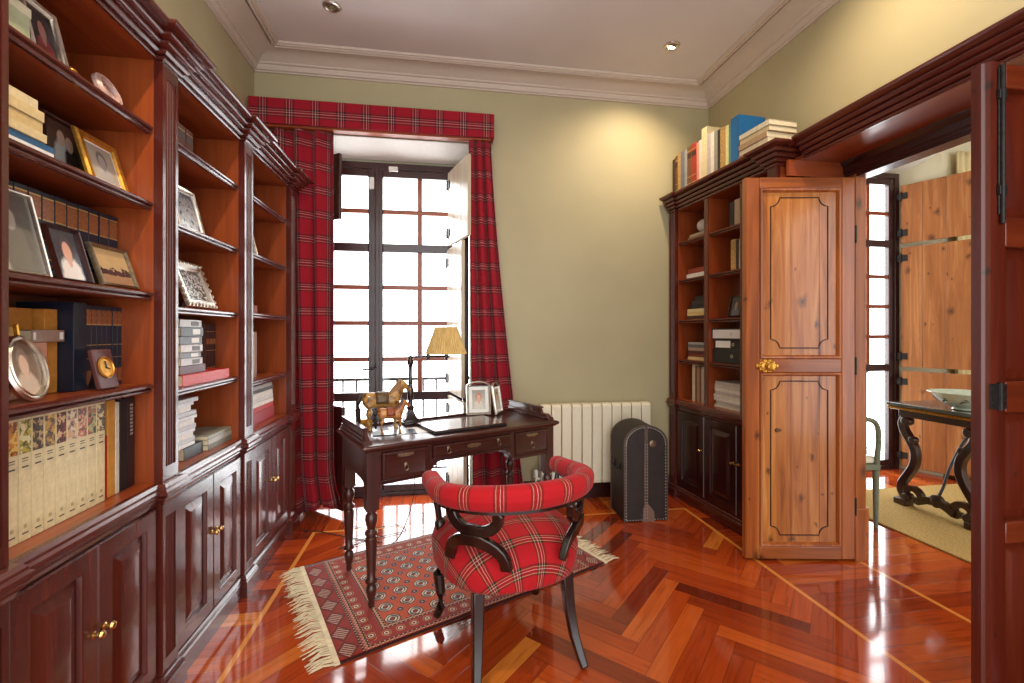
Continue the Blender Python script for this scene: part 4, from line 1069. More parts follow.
def flat(loc, rz, w, t, d, mat, label, deco=(), group=None, name='book', cat='book', pages=True):
    """a book lying down; w along local x, spine to local -y"""
    o = tag(MB().prism([(0, 0), (d, 0), (d, .0022), (.0022, .0022), (.0022, t-.0022), (d, t-.0022), (d, t), (0, t)], 'x', 0, w).build(name, mat, bevel=.001, seg=1), label, cat, group)
    o.location = loc; o.rotation_euler = (0, 0, rz)
    MB().box(.003, .0025, .0024, w-.003, d-.003, t-.0024).build('page_block', M['paper'], o, smooth=0)
    for x0, x1, mt, nm in deco: MB().box(w*x0, -.0008, t*.2, w*x1, .0004, t*.8).build(nm, mt, o, smooth=0)
    return o
def magazine(loc, rz, w, t, d, mat, label, group=None):
    o = tag(MB().box(0, 0, 0, w, d, t).build('magazine', mat, bevel=.0008, seg=1), label, 'magazine', group)
    o.location = loc; o.rotation_euler = (0, 0, rz); return o
def Lp(y, dep, z): return (XF-dep, y, z+.0006)
L9 = R(90)
def Lbook(y, dep, z, t, h, d, mat, label, **k): return book(Lp(y, dep, z), L9, t, h, d, mat, label, **k)
def Lflat(y, dep, z, w, t, d, mat, label, jit=0, **k): return flat(Lp(y, dep, z), L9+R(jit), w, t, d, mat, label, **k)
def Lframe(y, dep, z, w, h, b, fm, pm, label, tilt=14, rz=0, **k): return frame(Lp(y, dep, z), L9+R(rz), w, h, b, fm, pm, label, tilt, **k)
sA, sB, sC, sD = SH[0]; cE = .776
navy = cv(30, 36, 52, .35); wd_dark = M['desk_x']
# --- bay nearest the camera -------------------------------------------------
o = tag(MB().box(0, 0, 0, .10, .07, .10).build('box', plain('pale_green_card', lin(176, 182, 146), .6), bevel=.004, loc=Lp(1.238, .05, sA), rot=(0, 0, L9)), 'pale green box on the top shelf, left of the silver frame', 'box')
MB().box(-.001, -.001, .078, .101, .071, .103).build('lid', plain('cream_card', lin(206, 200, 170), .6), o, .002)
Lframe(1.350, .055, sA, .125, .175, .02, M['silver'], photo('dark_portrait', lin(40, 40, 38), lin(22, 22, 22), 'portrait', lin(150, 100, 90), lin(30, 20, 18), lin(120, 50, 50)), 'ornate silver photo frame with a dark picture on the top shelf', 13)
t = empty('trinket', Lp(1.487, .06, sA), L9, 'small gilt trinket box on the top shelf beside the silver frame', 'box')
MB().box(0, 0, 0, .03, .03, .036).build('body', M['gold'], t, .003); MB().lathe([(.014, .036), (.012, .042), (.004, .048), (.001, .052)], (.015, .015, 0), 14).build('lid', M['gold'], t)
t = empty('box', Lp(1.565, .15, sA), L9, 'small black box behind the oval porcelain frame on the top shelf', 'box')
MB().box(0, 0, 0, .095, .07, .075).build('body', M['black'], t, .003); MB().box(-.001, -.001, .0752, .096, .071, .09).build('lid', M['black'], t, .003)
def oval_frame(loc, rz, w, h, b, fm, pm, label, tilt=14, bead=0):
    t = empty('oval_photo_frame', loc, rz, label, 'photo frame'); t.rotation_euler = (R(-tilt), 0, rz); t.location.z += .013*math.sin(R(tilt))
    n = 48; m = MB(); rings = []
    for i_, y in ((0, .010), (0, .0), (b*.3, -.006), (b*.65, -.004), (b*.8, -.007), (b, .002), (b, .008)):
        rings.append([((w/2)+(w/2-i_)*math.cos(2*PI*k/n), y, h/2+(h/2-i_)*math.sin(2*PI*k/n)) for k in range(n)])
    m.loft(rings, False)
    if bead:
        for k in range(bead):
            a = 2*PI*k/bead; m.tube([(w/2+(w/2-.001)*math.cos(a), .002, h/2+(h/2-.001)*math.sin(a)), (w/2+(w/2-b*.5)*math.cos(a), -.006, h/2+(h/2-b*.5)*math.sin(a))], .0022, 6)
    m.build('frame_moulding', fm, t)
    m = MB(); f_ = []
    for k in range(n):
        a = 2*PI*k/n; f_.append(m.p(w/2+(w/2-b+.001)*math.cos(a), .005, h/2+(h/2-b+.001)*math.sin(a), uv=(.5+.5*math.cos(a), .5+.5*math.sin(a))))
    m.f.append(f_); m.build('photograph', pm, t, smooth=0)
    m = MB(); m.loft([[(w/2+(w/2-.003)*math.cos(2*PI*k/n), y, h/2+(h/2-.003)*math.sin(2*PI*k/n)) for k in range(n)] for y in (.0085, .012)]); m.build('backing', M['black'], t)
    m = MB().tube([(w/2, .013, h*.6), (w/2, .05+h*.12, .008+(.05+h*.12)*math.tan(R(tilt)))], 1, sq=(.02, .003)); m.build('strut', M['black'], t)
    return t
oval_frame(Lp(1.585, .045, sA), L9, .105, .105, .018, plain('rose_porcelain', lin(196, 160, 150), .25, var=.25, scale=60), photo('rose_card', lin(200, 176, 170), lin(150, 100, 96), 'portrait', lin(214, 186, 170), lin(120, 70, 60), lin(190, 150, 150)), 'small oval porcelain frame at the right end of the top shelf', 22)
# second shelf
z = sB
for k, (y, w, t_, c, l) in enumerate([(1.222, .180, .022, (232, 230, 226), 'white book at the bottom of the pile on the second shelf'), (1.222, .186, .018, (30, 84, 124), 'blue book lying second from the bottom of the second shelf pile'),
        (1.222, .158, .022, (214, 192, 142), 'cream book lying directly on the blue one in the second shelf pile'), (1.222, .150, .028, (206, 178, 122), 'buff book lying third from the top of the second shelf pile'),
        (1.222, .150, .026, (212, 188, 136), 'buff paper book second from the top of the second shelf pile'), (1.222, .136, .024, (218, 200, 156), 'topmost cream book of the pile on the second shelf')]):
    Lflat(y, .045+.004*(k % 2), z, w, t_, .13, cv(*c), l, jit=0); z += t_+.0008
Lflat(1.418, .04, sB, .10, .012, .11, M['black'], 'thin black book lying flat before the grey photo on the second shelf')
Lframe(1.43, .20, sB, .225, .215, .006, M['silver'], photo('grey_view', lin(120, 126, 112), lin(76, 80, 72), 'land', lin(160, 160, 150), lin(96, 100, 90)), 'grey landscape photo at the back of the second shelf, beside the cream pile', 4, easel=False)
Lframe(1.525, .145, sB, .17, .20, .014, M['desk_z'], photo('brown_view', lin(110, 90, 70), lin(80, 60, 50), 'couple'), 'brown wooden photo frame half hidden behind the gold frame', 7, easel=False)
Lframe(1.574, .07, sB, .178, .178, .026, M['gold'], photo('vintage_couple', lin(196, 188, 170), lin(168, 160, 146), 'portrait', lin(170, 166, 160), lin(120, 120, 116), lin(190, 190, 186)), 'gold photo frame with a vintage portrait on the second shelf', 16, mount=.006)
# third shelf
y = 1.20
for k in range(13):
    t_ = .0415
    if k == 11: y += .004
    h = .252+rnd.uniform(-.002, .002)
    Lbook(y, .115, sC, t_, h, .12, navy, 'navy leather volume, %s from the left in the row on the third shelf' % ORD[k], group='navy volumes on the third shelf',
          deco=((.70, .93, TAN, 'title_label'), (.685, .70, GILT, 'gilt_band'), (.93, .945, GILT, 'gilt_band'), (.46, .47, GILT, 'gilt_band'), (.25, .26, GILT, 'gilt_band'), (.06, .2, TAN, 'title_label')))
    y += t_+.0012
Lframe(1.205, .045, sC, .19, .222, .008, M['silver'], photo('old_family', lin(120, 116, 108), lin(92, 90, 84), 'couple', lin(170, 164, 152), lin(120, 116, 106), lin(176, 172, 160)), 'large grey photo in a thin frame at the left of the third shelf', 13)
Lframe(1.418, .04, sC, .118, .158, .005, wd_dark, photo('lady', lin(44, 40, 56), lin(60, 48, 50), 'portrait', lin(214, 160, 136), lin(70, 54, 60), lin(226, 214, 208)), 'portrait photo of a person in white on the third shelf', 15)
Lframe(1.583, .045, sC, .172, .142, .012, M['old_brass'], photo('desert', lin(190, 160, 118), lin(214, 184, 130), 'land', lin(176, 136, 100), lin(70, 48, 46)), 'landscape photo with a sandy view on the third shelf', 18)
# fourth shelf
Lbook(1.255, .165, sD, .235, .245, .035, cv(196, 132, 58), 'broad ochre album facing the room behind the oval frame, fourth shelf')
Lbook(1.498, .14, sD, .045, .245, .11, cv(206, 140, 60), 'ochre book standing beside the large navy volume on the fourth shelf')
o = tag(MB().box(0, 0, 0, .15, .05, .15).build('box', plain('pink_card', lin(206, 150, 126), .6), bevel=.003, loc=Lp(1.325, .115, sD), rot=(0, 0, L9)), 'pink card box behind the oval silver frame on the fourth shelf', 'box')
Lflat(1.42, .112, sD+.15, .11, .034, .05, cv(150, 120, 104), 'small leather book lying across the pink box on the fourth shelf', deco=((.05, .12, M['whitepaper'], 'band'), (.84, .95, M['whitepaper'], 'band')))
frame(Lp(1.315, .135, sD+.186), L9, .10, .05, .008, M['gold'], photo('small_card', lin(206, 180, 110), lin(190, 166, 100), 'land', lin(196, 170, 110), lin(206, 186, 130)), 'small yellow framed card lying against the ochre album on the fourth shelf', 8, easel=False).location.z = sD+.152
oval_frame(Lp(1.275, .035, sD), L9, .118, .172, .017, M['silver'], photo('oval_portrait', lin(150, 128, 110), lin(120, 100, 86), 'portrait', lin(216, 184, 164), lin(150, 130, 116), lin(206, 186, 168)), 'oval silver photo frame with beaded rim on the fourth shelf', 14, bead=64)
Lbook(1.546, .10, sD, .05, .268, .15, navy, 'largest navy volume on the fourth shelf, beside the ochre book')
y = 1.602
for k in range(7):
    if k == 5: y += .004
    Lbook(y, .105, sD, .0215, .262, .13, navy, 'narrow navy volume, %s from the left of the seven on the fourth shelf' % ORD[k], group='narrow navy volumes on the fourth shelf',
          deco=((.78, .95, TAN, 'title_label'), (.765, .78, GILT, 'gilt_band'), (.52, .528, GILT, 'gilt_band'), (.36, .366, GILT, 'gilt_band'), (.05, .22, TAN, 'title_label')))
    y += .0224
t = empty('table_clock', Lp(1.558, .035, sD), L9, 'small dark clock with a gilt oval dial on the fourth shelf', 'clock'); t.rotation_euler = (R(-12), 0, L9); t.location.z += .0035
MB().box(0, 0, 0, .082, .014, .125).build('case', plain('plum_leather', lin(92, 52, 52), .4), t, .003)
MB().lathe([(.033, 0), (.035, -.002), (.030, -.005), (.028, -.001), (.001, -.0012)], (.041, 0, .066), 28, 'y').build('dial', M['gold'], t)
MB().tube([(.041, -.0025, .066), (.041, -.0025, .086)], .0015, 6).tube([(.041, -.0025, .066), (.054, -.0025, .060)], .0015, 6).lathe([(.004, 0), (.003, -.003), (.001, -.0035)], (.041, 0, .066), 10, 'y').build('hands', M['black'], t)
MB().tube([(.041, .015, .08), (.041, .055, .016)], 1, sq=(.02, .003)).build('strut', M['black'], t)
# counter: cream art volumes
y = 1.236
cr = cv(222, 206, 160); ttl = plain('title_ink', lin(70, 56, 40), .5)
pal = [((206, 130, 40), (90, 40, 20), (230, 190, 90)), ((190, 170, 60), (50, 60, 30), (226, 216, 160)), ((96, 76, 50), (40, 30, 24), (190, 160, 110)), ((200, 150, 70), (40, 40, 60), (220, 190, 110)), ((120, 30, 24), (50, 20, 22), (216, 176, 130)), ((214, 170, 130), (70, 60, 90), (226, 206, 170)), ((200, 120, 90), (60, 30, 34), (222, 176, 140)), ((60, 40, 30), (200, 190, 120), (176, 70, 50)), ((150, 120, 60), (60, 60, 40), (210, 180, 120)), ((120, 90, 70), (40, 40, 40), (220, 200, 150))]
pal = [pal[8], pal[0], pal[1], pal[2], pal[3], pal[4], pal[5], pal[6], pal[7], pal[9]]
for k in range(10):
    a, b, c = pal[k]
    pm = Mat('spine_painting', .3, .5); v_ = pm.tc('Object', (1, 1, 1), (k*.37, k*.11, 0))
    n1 = pm.noise(v_, 34, 3); n2 = pm.noise(v_, 70, 3)
    pm.col(pm.mix(n2.gt(.54), pm.ramp(n1, [(.42, lin(*a)), (.52, lin(*b)), (.6, lin(*a))]), lin(*c)))
    Lbook(y, .055, cE, .0345, .315, .20, cr, 'tall cream art volume, %s from the left on the counter' % ORD[k], group='cream art volumes on the counter',
          deco=((.70, .965, pm.mat, 'spine_picture'), (.655, .662, ttl, 'title_line'), (.635, .64, ttl, 'title_line'), (.585, .597, ttl, 'title_line'), (.055, .065, ttl, 'title_line'), (.10, .13, plain('emblem', lin(176, 158, 112), .5), 'emblem')))
    y += .0372
for t_, h, c, l in ((.013, .20, (176, 24, 22), 'slim red book beside the last cream art volume'), (.032, .315, (206, 146, 66), 'tan book between the red and the white ones on the counter'), (.017, .298, (216, 208, 190), 'slim white book between the tan and black ones on the counter'), (.036, .305, (28, 28, 30), 'broad black book beside the slim white one on the counter'), (.034, .305, (44, 22, 24), 'dark maroon book last in the row on the counter')):
    dc = ()
    if c[0] == 44: dc = ((.55, .93, plain('silver_lettering', lin(150, 140, 130), .4), 'spine_ornament'),)
    o = Lbook(y+.002, .06, cE, t_, h, .19, cv(*c), l)
    if dc:
        m = MB()
        for q in range(9): m.box(t_*.3, -.0008, h*(.58+q*.04), t_*.7, .0004, h*(.605+q*.04))
        m.build('spine_ornament', dc[0][2], o, smooth=0)
    y += t_+.003
# --- middle bay ---------------------------------------------------------------
sA, sB, sC, sD = SH[1]
br = plain('ornate_brown_leather', lin(98, 56, 36), .75, var=.5, scale=110)
for k in range(3): Lbook(2.03+.062*k, .10, sA, .058, .148, .11, br, 'brown tooled leather book, %s from the left on the middle bookcase top shelf' % ORD[k], group='brown leather books on the top shelf', deco=((.62, .8, cv(70, 34, 26), 'title_label'), (.2, .215, GILT, 'gilt_band'), (.85, .865, GILT, 'gilt_band')))
Lframe(2.035, .06, sB, .20, .205, .022, M['silver'], photo('bw_photo', lin(210, 210, 214), lin(90, 90, 100), 'abstract', lin(200, 200, 200), lin(50, 52, 60), lin(160, 164, 170)), 'silver framed black and white photo on the middle bookcase second shelf', 14)
t = tag(MB().box(0, 0, 0, .17, .004, .185).build('envelope', plain('kraft_paper', lin(172, 120, 66), .7), bevel=.001, seg=1, loc=Lp(2.258, .135, sB+.003), rot=(R(-14), 0, L9)), 'brown paper envelope leaning behind the black and white photo', 'envelope')
m = MB().prism([(.002, .184), (.168, .184), (.085, .10)], 'y', -.0014, -.0002); m.build('flap', plain('kraft_flap', lin(160, 108, 58), .7), t, smooth=0)
fr_ = Lframe(2.075, .05, sC+.008, .235, .20, .032, M['silver'], photo('seated_figure', lin(60, 62, 50), lin(110, 112, 100), 'abstract', lin(220, 220, 216), lin(50, 50, 40), lin(226, 226, 224)), 'ornate silver frame with scrolled edge on the middle bookcase third shelf', 20)
m = MB()
for k in range(30):
    q = k/30*2*(.235+.2)
    x, z = (q, 0.004) if q < .235 else (.235, q-.235) if q < .435 else (.67-q, .2) if q < .67 else (0, .87-q)
    m.lathe([(.011, .004), (.009, -.004), (.003, -.008), (.001, -.0085)], (x, 0, z), 8, 'y')
m.build('scroll_border', M['silver'], fr_)
z = sD
Lflat(1.96, .015, z, .40, .044, .08, cv(196, 34, 28), 'bright red box file lying at the bottom of the middle bookcase pile'); z += .0448
Lflat(1.97, .03, z, .20, .034, .12, cv(84, 24, 30), 'maroon book lying on the red box file'); z += .0348
for k, (w, t_, c) in enumerate([(.165, .028, (196, 194, 196)), (.16, .024, (120, 122, 128)), (.165, .03, (214, 212, 212)), (.168, .034, (90, 94, 100)), (.17, .036, (70, 76, 80)), (.165, .03, (206, 202, 200))]):
    Lflat(1.98, .03+.004*(k % 2), z, w, t_, .12, cv(*c), '%s book lying %s above the maroon one in the middle bookcase' % ({196: 'light grey', 120: 'mid grey', 214: 'white', 90: 'slate', 70: 'dark slate', 206: 'off-white'}[c[0]], ORD[k]), deco=((.5, .85, M['whitepaper'] if c[0] < 130 else ttl, 'title_label'),)); z += t_+.0008
y = 2.226
for k, (t_, c) in enumerate([(.055, (58, 30, 28)), (.052, (66, 36, 30)), (.03, (62, 28, 26)), (.03, (60, 28, 26)), (.03, (64, 28, 26))]):
    Lbook(y, .105, sD, t_, .255, .13, cv(*c), ('plain dark brown volume, %s from the red box on the middle bookcase' if k < 2 else 'gilt banded maroon volume, %s in the standing row of the middle bookcase') % ORD[k], deco=() if k < 2 else ((.62, .72, TAN, 'title_label'), (.12, .2, TAN, 'title_label'), (.5, .51, GILT, 'gilt_band'), (.85, .86, GILT, 'gilt_band'))); y += t_+.001
z = cE
Lflat(2.04, .05, z, .15, .05, .16, cv(48, 50, 52), 'dark grey box at the foot of the white magazine pile, middle bookcase', name='box_file', cat='box', pages=True); z += .0508
for k in range(11):
    t_ = .0135+.004*(k % 3); w = .15+.012*math.sin(k*2.1)
    magazine(Lp(1.985+.006*math.sin(k*1.3), .055+.005*math.sin(k), z), L9+R(1.5*math.sin(k*1.7)), w, t_, .17, cv(*((224, 224, 226), (196, 196, 200), (228, 222, 214))[k % 3]), 'white magazine, %s from the bottom of the tall pile on the counter' % ORD[k], 'pile of white magazines'); z += t_+.0012
z = cE
for k, (w, t_, c) in enumerate([(.232, .024, (120, 116, 104)), (.228, .022, (176, 172, 160)), (.224, .018, (146, 146, 130))]):
    Lflat(2.205, .035, z, w, t_, .22, cv(*c), '%s large flat book lying on the counter of the middle bookcase' % ('brownish grey lowest', 'pale grey middle', 'olive grey topmost')[k]); z += t_+.0008
# --- far bay --------------------------------------------------------------------
sA, sB, sC, sD = SH[2]
for k in range(2): Lframe(2.70+.06*k, .06+.10*k, sB, .14, .125, .012, (M['silver'], M['desk_z'])[k], photo('far_photo%d' % k, lin(170, 166, 160), lin(110, 106, 100), 'couple'), ('silver framed photo on the second shelf of the far bookcase', 'dark wooden photo frame behind the silver one in the far bookcase')[k], 14)
t = empty('box', Lp(2.765, .07, sC), L9, 'small wooden box on the third shelf of the far bookcase', 'box')
MB().box(0, 0, 0, .085, .06, .036).build('body', M['org_x'], t, .002); MB().box(-.001, -.001, .0365, .086, .061, .048).build('lid', M['org_x'], t, .002)
y = 2.72
for k, (t_, c) in enumerate([(.045, (150, 110, 80)), (.04, (186, 150, 116)), (.035, (120, 74, 52))]): Lbook(y, .07, sD, t_, .262, .17, cv(*c), '%s book standing on the fourth shelf of the far bookcase' % ('pale brown', 'beige', 'russet')[k]); y += t_+.001
z = cE
for k, (w, t_, c, nm) in enumerate([(.36, .07, (150, 26, 36), 'thick crimson'), (.35, .028, (178, 44, 46), 'red'), (.34, .024, (214, 206, 196), 'cream'), (.35, .022, (196, 190, 184), 'pale grey'), (.33, .03, (206, 200, 190), 'off-white'), (.35, .02, (52, 48, 52), 'charcoal'), (.32, .022, (150, 140, 134), 'taupe')]):
    Lflat(2.705, .05+.004*(k % 2), z, w, t_, .2, cv(*c), '%s book lying in the pile on the far bookcase counter, %s from the bottom' % (nm, ORD[k])); z += t_+.0008

# --- bookcase by the radiator ----------------------------------------------------
RM = Matrix.Translation((RO[0], RO[1], 0)) @ Matrix.Rotation(RT, 4, 'Z')
def Rp(u, dep, z): return tuple(RM @ Vector((u, dep, z+.0006)))
r1, r2, r3, r4 = SR
def Rbook(u, dep, z, t_, h, d, c, label, **k): return book(Rp(u, dep, z), RT, t_, h, d, cv(*c) if isinstance(c, tuple) else c, label, **k)
def Rflat(u, dep, z, w, t_, d, c, label, **k): return flat(Rp(u, dep, z), RT, w, t_, d, cv(*c), label, **k)
red_orn = plain('tooled_red_leather', lin(150, 34, 26), .4, var=.5, scale=120)
brn_orn = plain('tooled_brown_leather', lin(104, 66, 40), .4, var=.5, scale=120)
gold_orn = plain('gold_pattern_paper', lin(176, 140, 80), .45, var=.5, scale=90)
TOP = [(.040, .312, (66, 40, 32), 'dark brown book'), (.030, .325, brn_orn, 'gilt tooled brown book'), (.038, .335, gold_orn, 'gold patterned book'), (.050, .335, (104, 108, 122), 'blue grey book'), (.032, .33, (150, 146, 140), 'pale grey book'), (.052, .338, brn_orn, 'broad tooled leather volume'), (.062, .338, red_orn, 'broad red tooled volume'), (.028, .325, (206, 130, 110), 'slim pink book'), (.028, .33, (222, 196, 184), 'slim blush book'), (.060, .402, (206, 190, 150), 'tall buff book'), (.038, .34, (176, 166, 168), 'mauve grey book'), (.036, .332, (214, 206, 190), 'ivory book'), (.036, .325, (140, 136, 126), 'stone grey book'), (.026, .32, (40, 36, 36), 'slim black book'), (.052, .318, gold_orn, 'speckled gold book'), (.030, .312, (220, 214, 150), 'pale yellow book'), (.036, .305, (96, 142, 132), 'sea green book'), (.018, .30, (226, 226, 220), 'slim white book'), (.074, .318, (24, 104, 160), 'tall bright blue volume')]
u = .012; nbr = TOP
for k, (t_, h, c, nm) in enumerate(TOP):
    dep = .0 if k < 18 else -.03
    dc = ()
    if c is brn_orn or c is red_orn: dc = ((.72, .84, cv(60, 24, 20), 'title_label'), (.88, .89, GILT, 'gilt_band'), (.3, .31, GILT, 'gilt_band'), (.15, .16, GILT, 'gilt_band'))
    elif isinstance(c, tuple) and sum(c) > 380: dc = ((.55, .85, ttl if sum(c) > 600 else GILT, 'spine_title'),) if False else ()
    Rbook(u, dep, 2.386, t_, h, .20, c, '%s, %s from the back wall on top of the bookcase' % (nm, ORD[k]) if k < 18 else 'tall bright blue volume last of the standing books on top of the bookcase', deco=dc)
    u += t_+.001
z = 2.386
for k, (w, t_, c, nm) in enumerate([(.235, .036, (150, 104, 92), 'russet'), (.235, .032, (206, 190, 160), 'pale buff'), (.23, .034, (170, 140, 106), 'light brown'), (.24, .03, (196, 176, 136), 'sand coloured'), (.245, .03, (214, 204, 176), 'ivory')]):
    Rflat(u+.012+.002*k, -.045+.006*(k % 2), z, w, t_, .2, c, '%s book lying beside the blue volume on the bookcase top, %s from the bottom' % (nm, ORD[k])); z += t_+.0008
# pigeonholes beside the back wall
Rflat(.15, .045, r1, .24, .024, .15, (150, 120, 92), 'brown book lying under the white shell ornament'); Rflat(.165, .05, r1+.0248, .22, .018, .14, (190, 170, 140), 'beige book lying directly under the white shell ornament')
t = empty('shell_ornament', Rp(.265, .11, r1+.0434), RT, 'round white ridged shell ornament on two books in the bookcase top pigeonhole', 'ornament')
m = MB(); n = 40; rings = []
for k in range(13):
    a = PI*k/12; rings.append([((.052*math.sin(a)*(1+.05*math.cos(9*q*2*PI/n)))*math.cos(2*PI*q/n), (.052*math.sin(a)*(1+.05*math.cos(9*q*2*PI/n)))*math.sin(2*PI*q/n), .056-.050*math.cos(a)) for q in range(n)])
m.loft(rings); m.build('body', plain('shell', lin(206, 196, 186), .4, var=.15), t); MB().lathe([(.024, 0), (.026, .004), (.018, .009), (.001, .0095)], n=20).build('foot', M['silver'], t)
Rflat(.14, .04, r2, .25, .034, .16, (206, 204, 196), 'white book lying in the second pigeonhole near the wall'); Rflat(.15, .045, r2+.0348, .24, .038, .15, (130, 50, 36), 'red brown book lying on the white one in the second pigeonhole')
z = r3
for k, (u0, w, t_, c, nm) in enumerate([(.14, .25, .026, (70, 44, 34), 'brown'), (.14, .25, .026, (206, 178, 120), 'sand'), (.145, .24, .026, (210, 190, 140), 'cream'), (.18, .21, .03, (36, 34, 36), 'black'), (.20, .19, .03, (56, 50, 50), 'charcoal'), (.235, .15, .03, (40, 34, 34), 'short black')]):
    Rflat(u0, .045, z, w, t_, .15, c, '%s book lying in the third pigeonhole near the wall, %s from the bottom' % (nm, ORD[k])); z += t_+.0008
z = r4
for k, (w, t_, c, nm) in enumerate([(.24, .024, (206, 180, 130), 'sand'), (.235, .024, (120, 56, 40), 'red brown'), (.24, .022, (84, 40, 34), 'maroon'), (.235, .024, (180, 150, 130), 'dusty pink'), (.22, .022, (110, 106, 104), 'grey'), (.24, .016, (176, 172, 166), 'pale grey')]):
    Rflat(.15, .045+.003*(k % 2), z, w, t_, .15, c, '%s book lying in the fourth pigeonhole near the wall, %s from the bottom' % (nm, ORD[k])); z += t_+.0008
u = .205
for k, (t_, h, c, nm) in enumerate([(.036, .288, (206, 186, 150), 'cream'), (.02, .27, (96, 60, 46), 'brown'), (.03, .268, (160, 120, 92), 'tan'), (.022, .262, (120, 70, 54), 'russet'), (.034, .272, (190, 176, 156), 'stone'), (.03, .26, (96, 50, 40), 'dark red')]):
    Rbook(u, .045, cE, t_, h, .15, c, '%s book standing in the lowest pigeonhole near the wall, %s from the left' % (nm, ORD[k])); u += t_+.001
# middle pigeonholes
for u0, t_, h, c, nm in ((.60, .046, .175, (46, 44, 50), 'dark slate'), (.648, .05, .182, (190, 168, 140), 'beige'), (.70, .05, .18, (176, 150, 124), 'fawn')): Rbook(u0, .06, r1, t_, h, .14, c, '%s book standing in the top middle pigeonhole by the open door' % nm)
for u0, t_, h, c, nm in ((.612, .048, .215, gold_orn, 'gold patterned'), (.662, .024, .20, (60, 46, 40), 'dark brown'), (.69, .038, .205, (200, 190, 176), 'pale stone'), (.73, .03, .2, (180, 164, 146), 'fawn grey')): Rbook(u0, .06, r2, t_, h, .14, c, '%s book standing in the second middle pigeonhole by the door' % nm)
Rbook(.63, .12, r3, .05, .235, .10, (176, 34, 40), 'red book standing behind the dark photo in the third middle pigeonhole', deco=((.7, .9, M['whitepaper'], 'title_label'),)); Rbook(.682, .12, r3, .04, .23, .10, (196, 60, 70), 'rose red book beside the red one in the third middle pigeonhole')
frame(Rp(.59, .05, r3), RT, .12, .15, .012, M['black_wood'], photo('small_dark', lin(56, 50, 56), lin(76, 66, 66), 'portrait', lin(150, 120, 110), lin(40, 34, 34), lin(90, 90, 100)), 'small dark framed photo in the third middle pigeonhole', 12)
z = r4
def boxfile(u0, dep, z, w, h, d, lab_w, label):
    t = empty('box_file', Rp(u0, dep, z), RT, label, 'box file')
    MB().box(0, 0, 0, w, d, h).build('body', cv(40, 40, 40), t, .002)
    if lab_w: MB().box(.012, -.001, h*.12, .012+lab_w, .0003, h*.88).build('label', M['whitepaper'], t, smooth=0)
    MB().lathe([(.011, .0003), (.012, -.002), (.008, -.002), (.007, .0002)], (w*.66, 0, h*.5), 16, 'y').build('finger_ring', M['silver'], t)
boxfile(.462, .03, z, .30, .098, .19, 0, 'plain black box file lowest of three in the middle pigeonhole'); z += .0986
boxfile(.478, .035, z, .285, .062, .18, .15, 'black box file with a half-width white label, middle of three'); z += .0626
boxfile(.455, .03, z, .305, .078, .19, .275, 'box file with a full-width white label, topmost of three')
z = cE
for k in range(8):
    t_ = .019+.006*((k*3) % 4)/3; magazine(Rp(.47+.01*math.sin(k*2), .04+.006*math.sin(k*1.4), z), RT+R(1.5*math.sin(k*2.3)), .285, t_, .17, cv(*((206, 200, 184), (186, 182, 172), (226, 220, 206))[k % 3]), 'pale magazine, %s from the bottom of the pile in the lowest middle pigeonhole' % ORD[k], 'magazines in the lowest pigeonhole'); z += t_+.001
# ------------------------------------------------------------------ ceiling spotlights
def spot_fixture(x, y, lit, label, aim):
    t = empty('ceiling_spotlight', (x, y, 3.2645), 0, label, 'spotlight', 'recessed ceiling spotlights')
    MB().lathe([(.030, -.001), (.052, -.001), (.054, -.004), (.050, -.009), (.040, -.011), (.030, -.006), (.030, -.001)], n=32, cap=False).build('trim_ring', M['silver'], t)
    a = (Vector(aim)-Vector((x, y, 3.262))).normalized(); q = a.to_track_quat('-Z', 'Y').to_euler()
    MB().lathe([(.029, .0), (.030, -.006), (.027, -.010), (.024, -.010), (.018, -.003), (.010, -.001), (.001, -.001)], n=28).build('lamp_cup', M['old_brass'], t, loc=(0, 0, -.002), rot=q)
    if lit:
        m = Mat('lit_lamp'); m.b.inputs['Emission Color'].default_value = (1, .78, .5, 1); m.b.inputs['Emission Strength'].default_value = 60; m.col((1, .9, .8, 1))
        em = m.mat
    else: em = plain('unlit_lamp', lin(120, 116, 90), .2)
    MB().lathe([(.001, -.0155), (.014, -.0145), (.022, -.012), (.022, -.0105), (.001, -.010)], n=20).build('bulb', em, t, loc=(0, 0, -.002), rot=q)
    if lit:
        l = bpy.data.lights.new('spot_lamp', 'SPOT'); l.energy = lit; l.color = (1, .80, .55); l.spot_size = R(125); l.spot_blend = 1; l.shadow_soft_size = .02
        o = bpy.data.objects.new('spot_lamp', l); C.objects.link(o); o.location = Vector((x, y, 3.262))+a*.035; o.rotation_euler = q
spot_fixture(1.564, 2.90, 38, 'lit recessed spotlight glowing in the ceiling near the back right corner', (1.36, 3.47, 1.75))
spot_fixture(-.641, 2.871, 0, 'unlit brass recessed spotlight in the ceiling before the window', (-.3, 3.4, 1.4))
spot_fixture(1.50, 1.75, 36, 'added spotlight out of view in the ceiling, brightening the wall by the doorway', (2.2, 1.75, 2.2))  # added lamp outside the view, warms and brightens the right wall
spot_fixture(-.35, .80, 60, 'added spotlight out of view in the ceiling, brightening the left bookcases', (-1.1, 1.6, 1.2))  # added lamp outside the view, extra warm light for the left side
# a hook on the wall above the doorway
m = MB().tube([(2.199, 1.30, 2.74), (2.175, 1.30, 2.735), (2.165, 1.30, 2.72), (2.17, 1.30, 2.705), (2.182, 1.30, 2.70)], .004, 8).lathe([(.012, 0), (.012, -.003), (.004, -.006)], (2.199, 1.30, 2.74), 12, 'x')
tag(m.build('wall_hook', M['white']), 'small white hook on the wall above the doorway', 'hook')
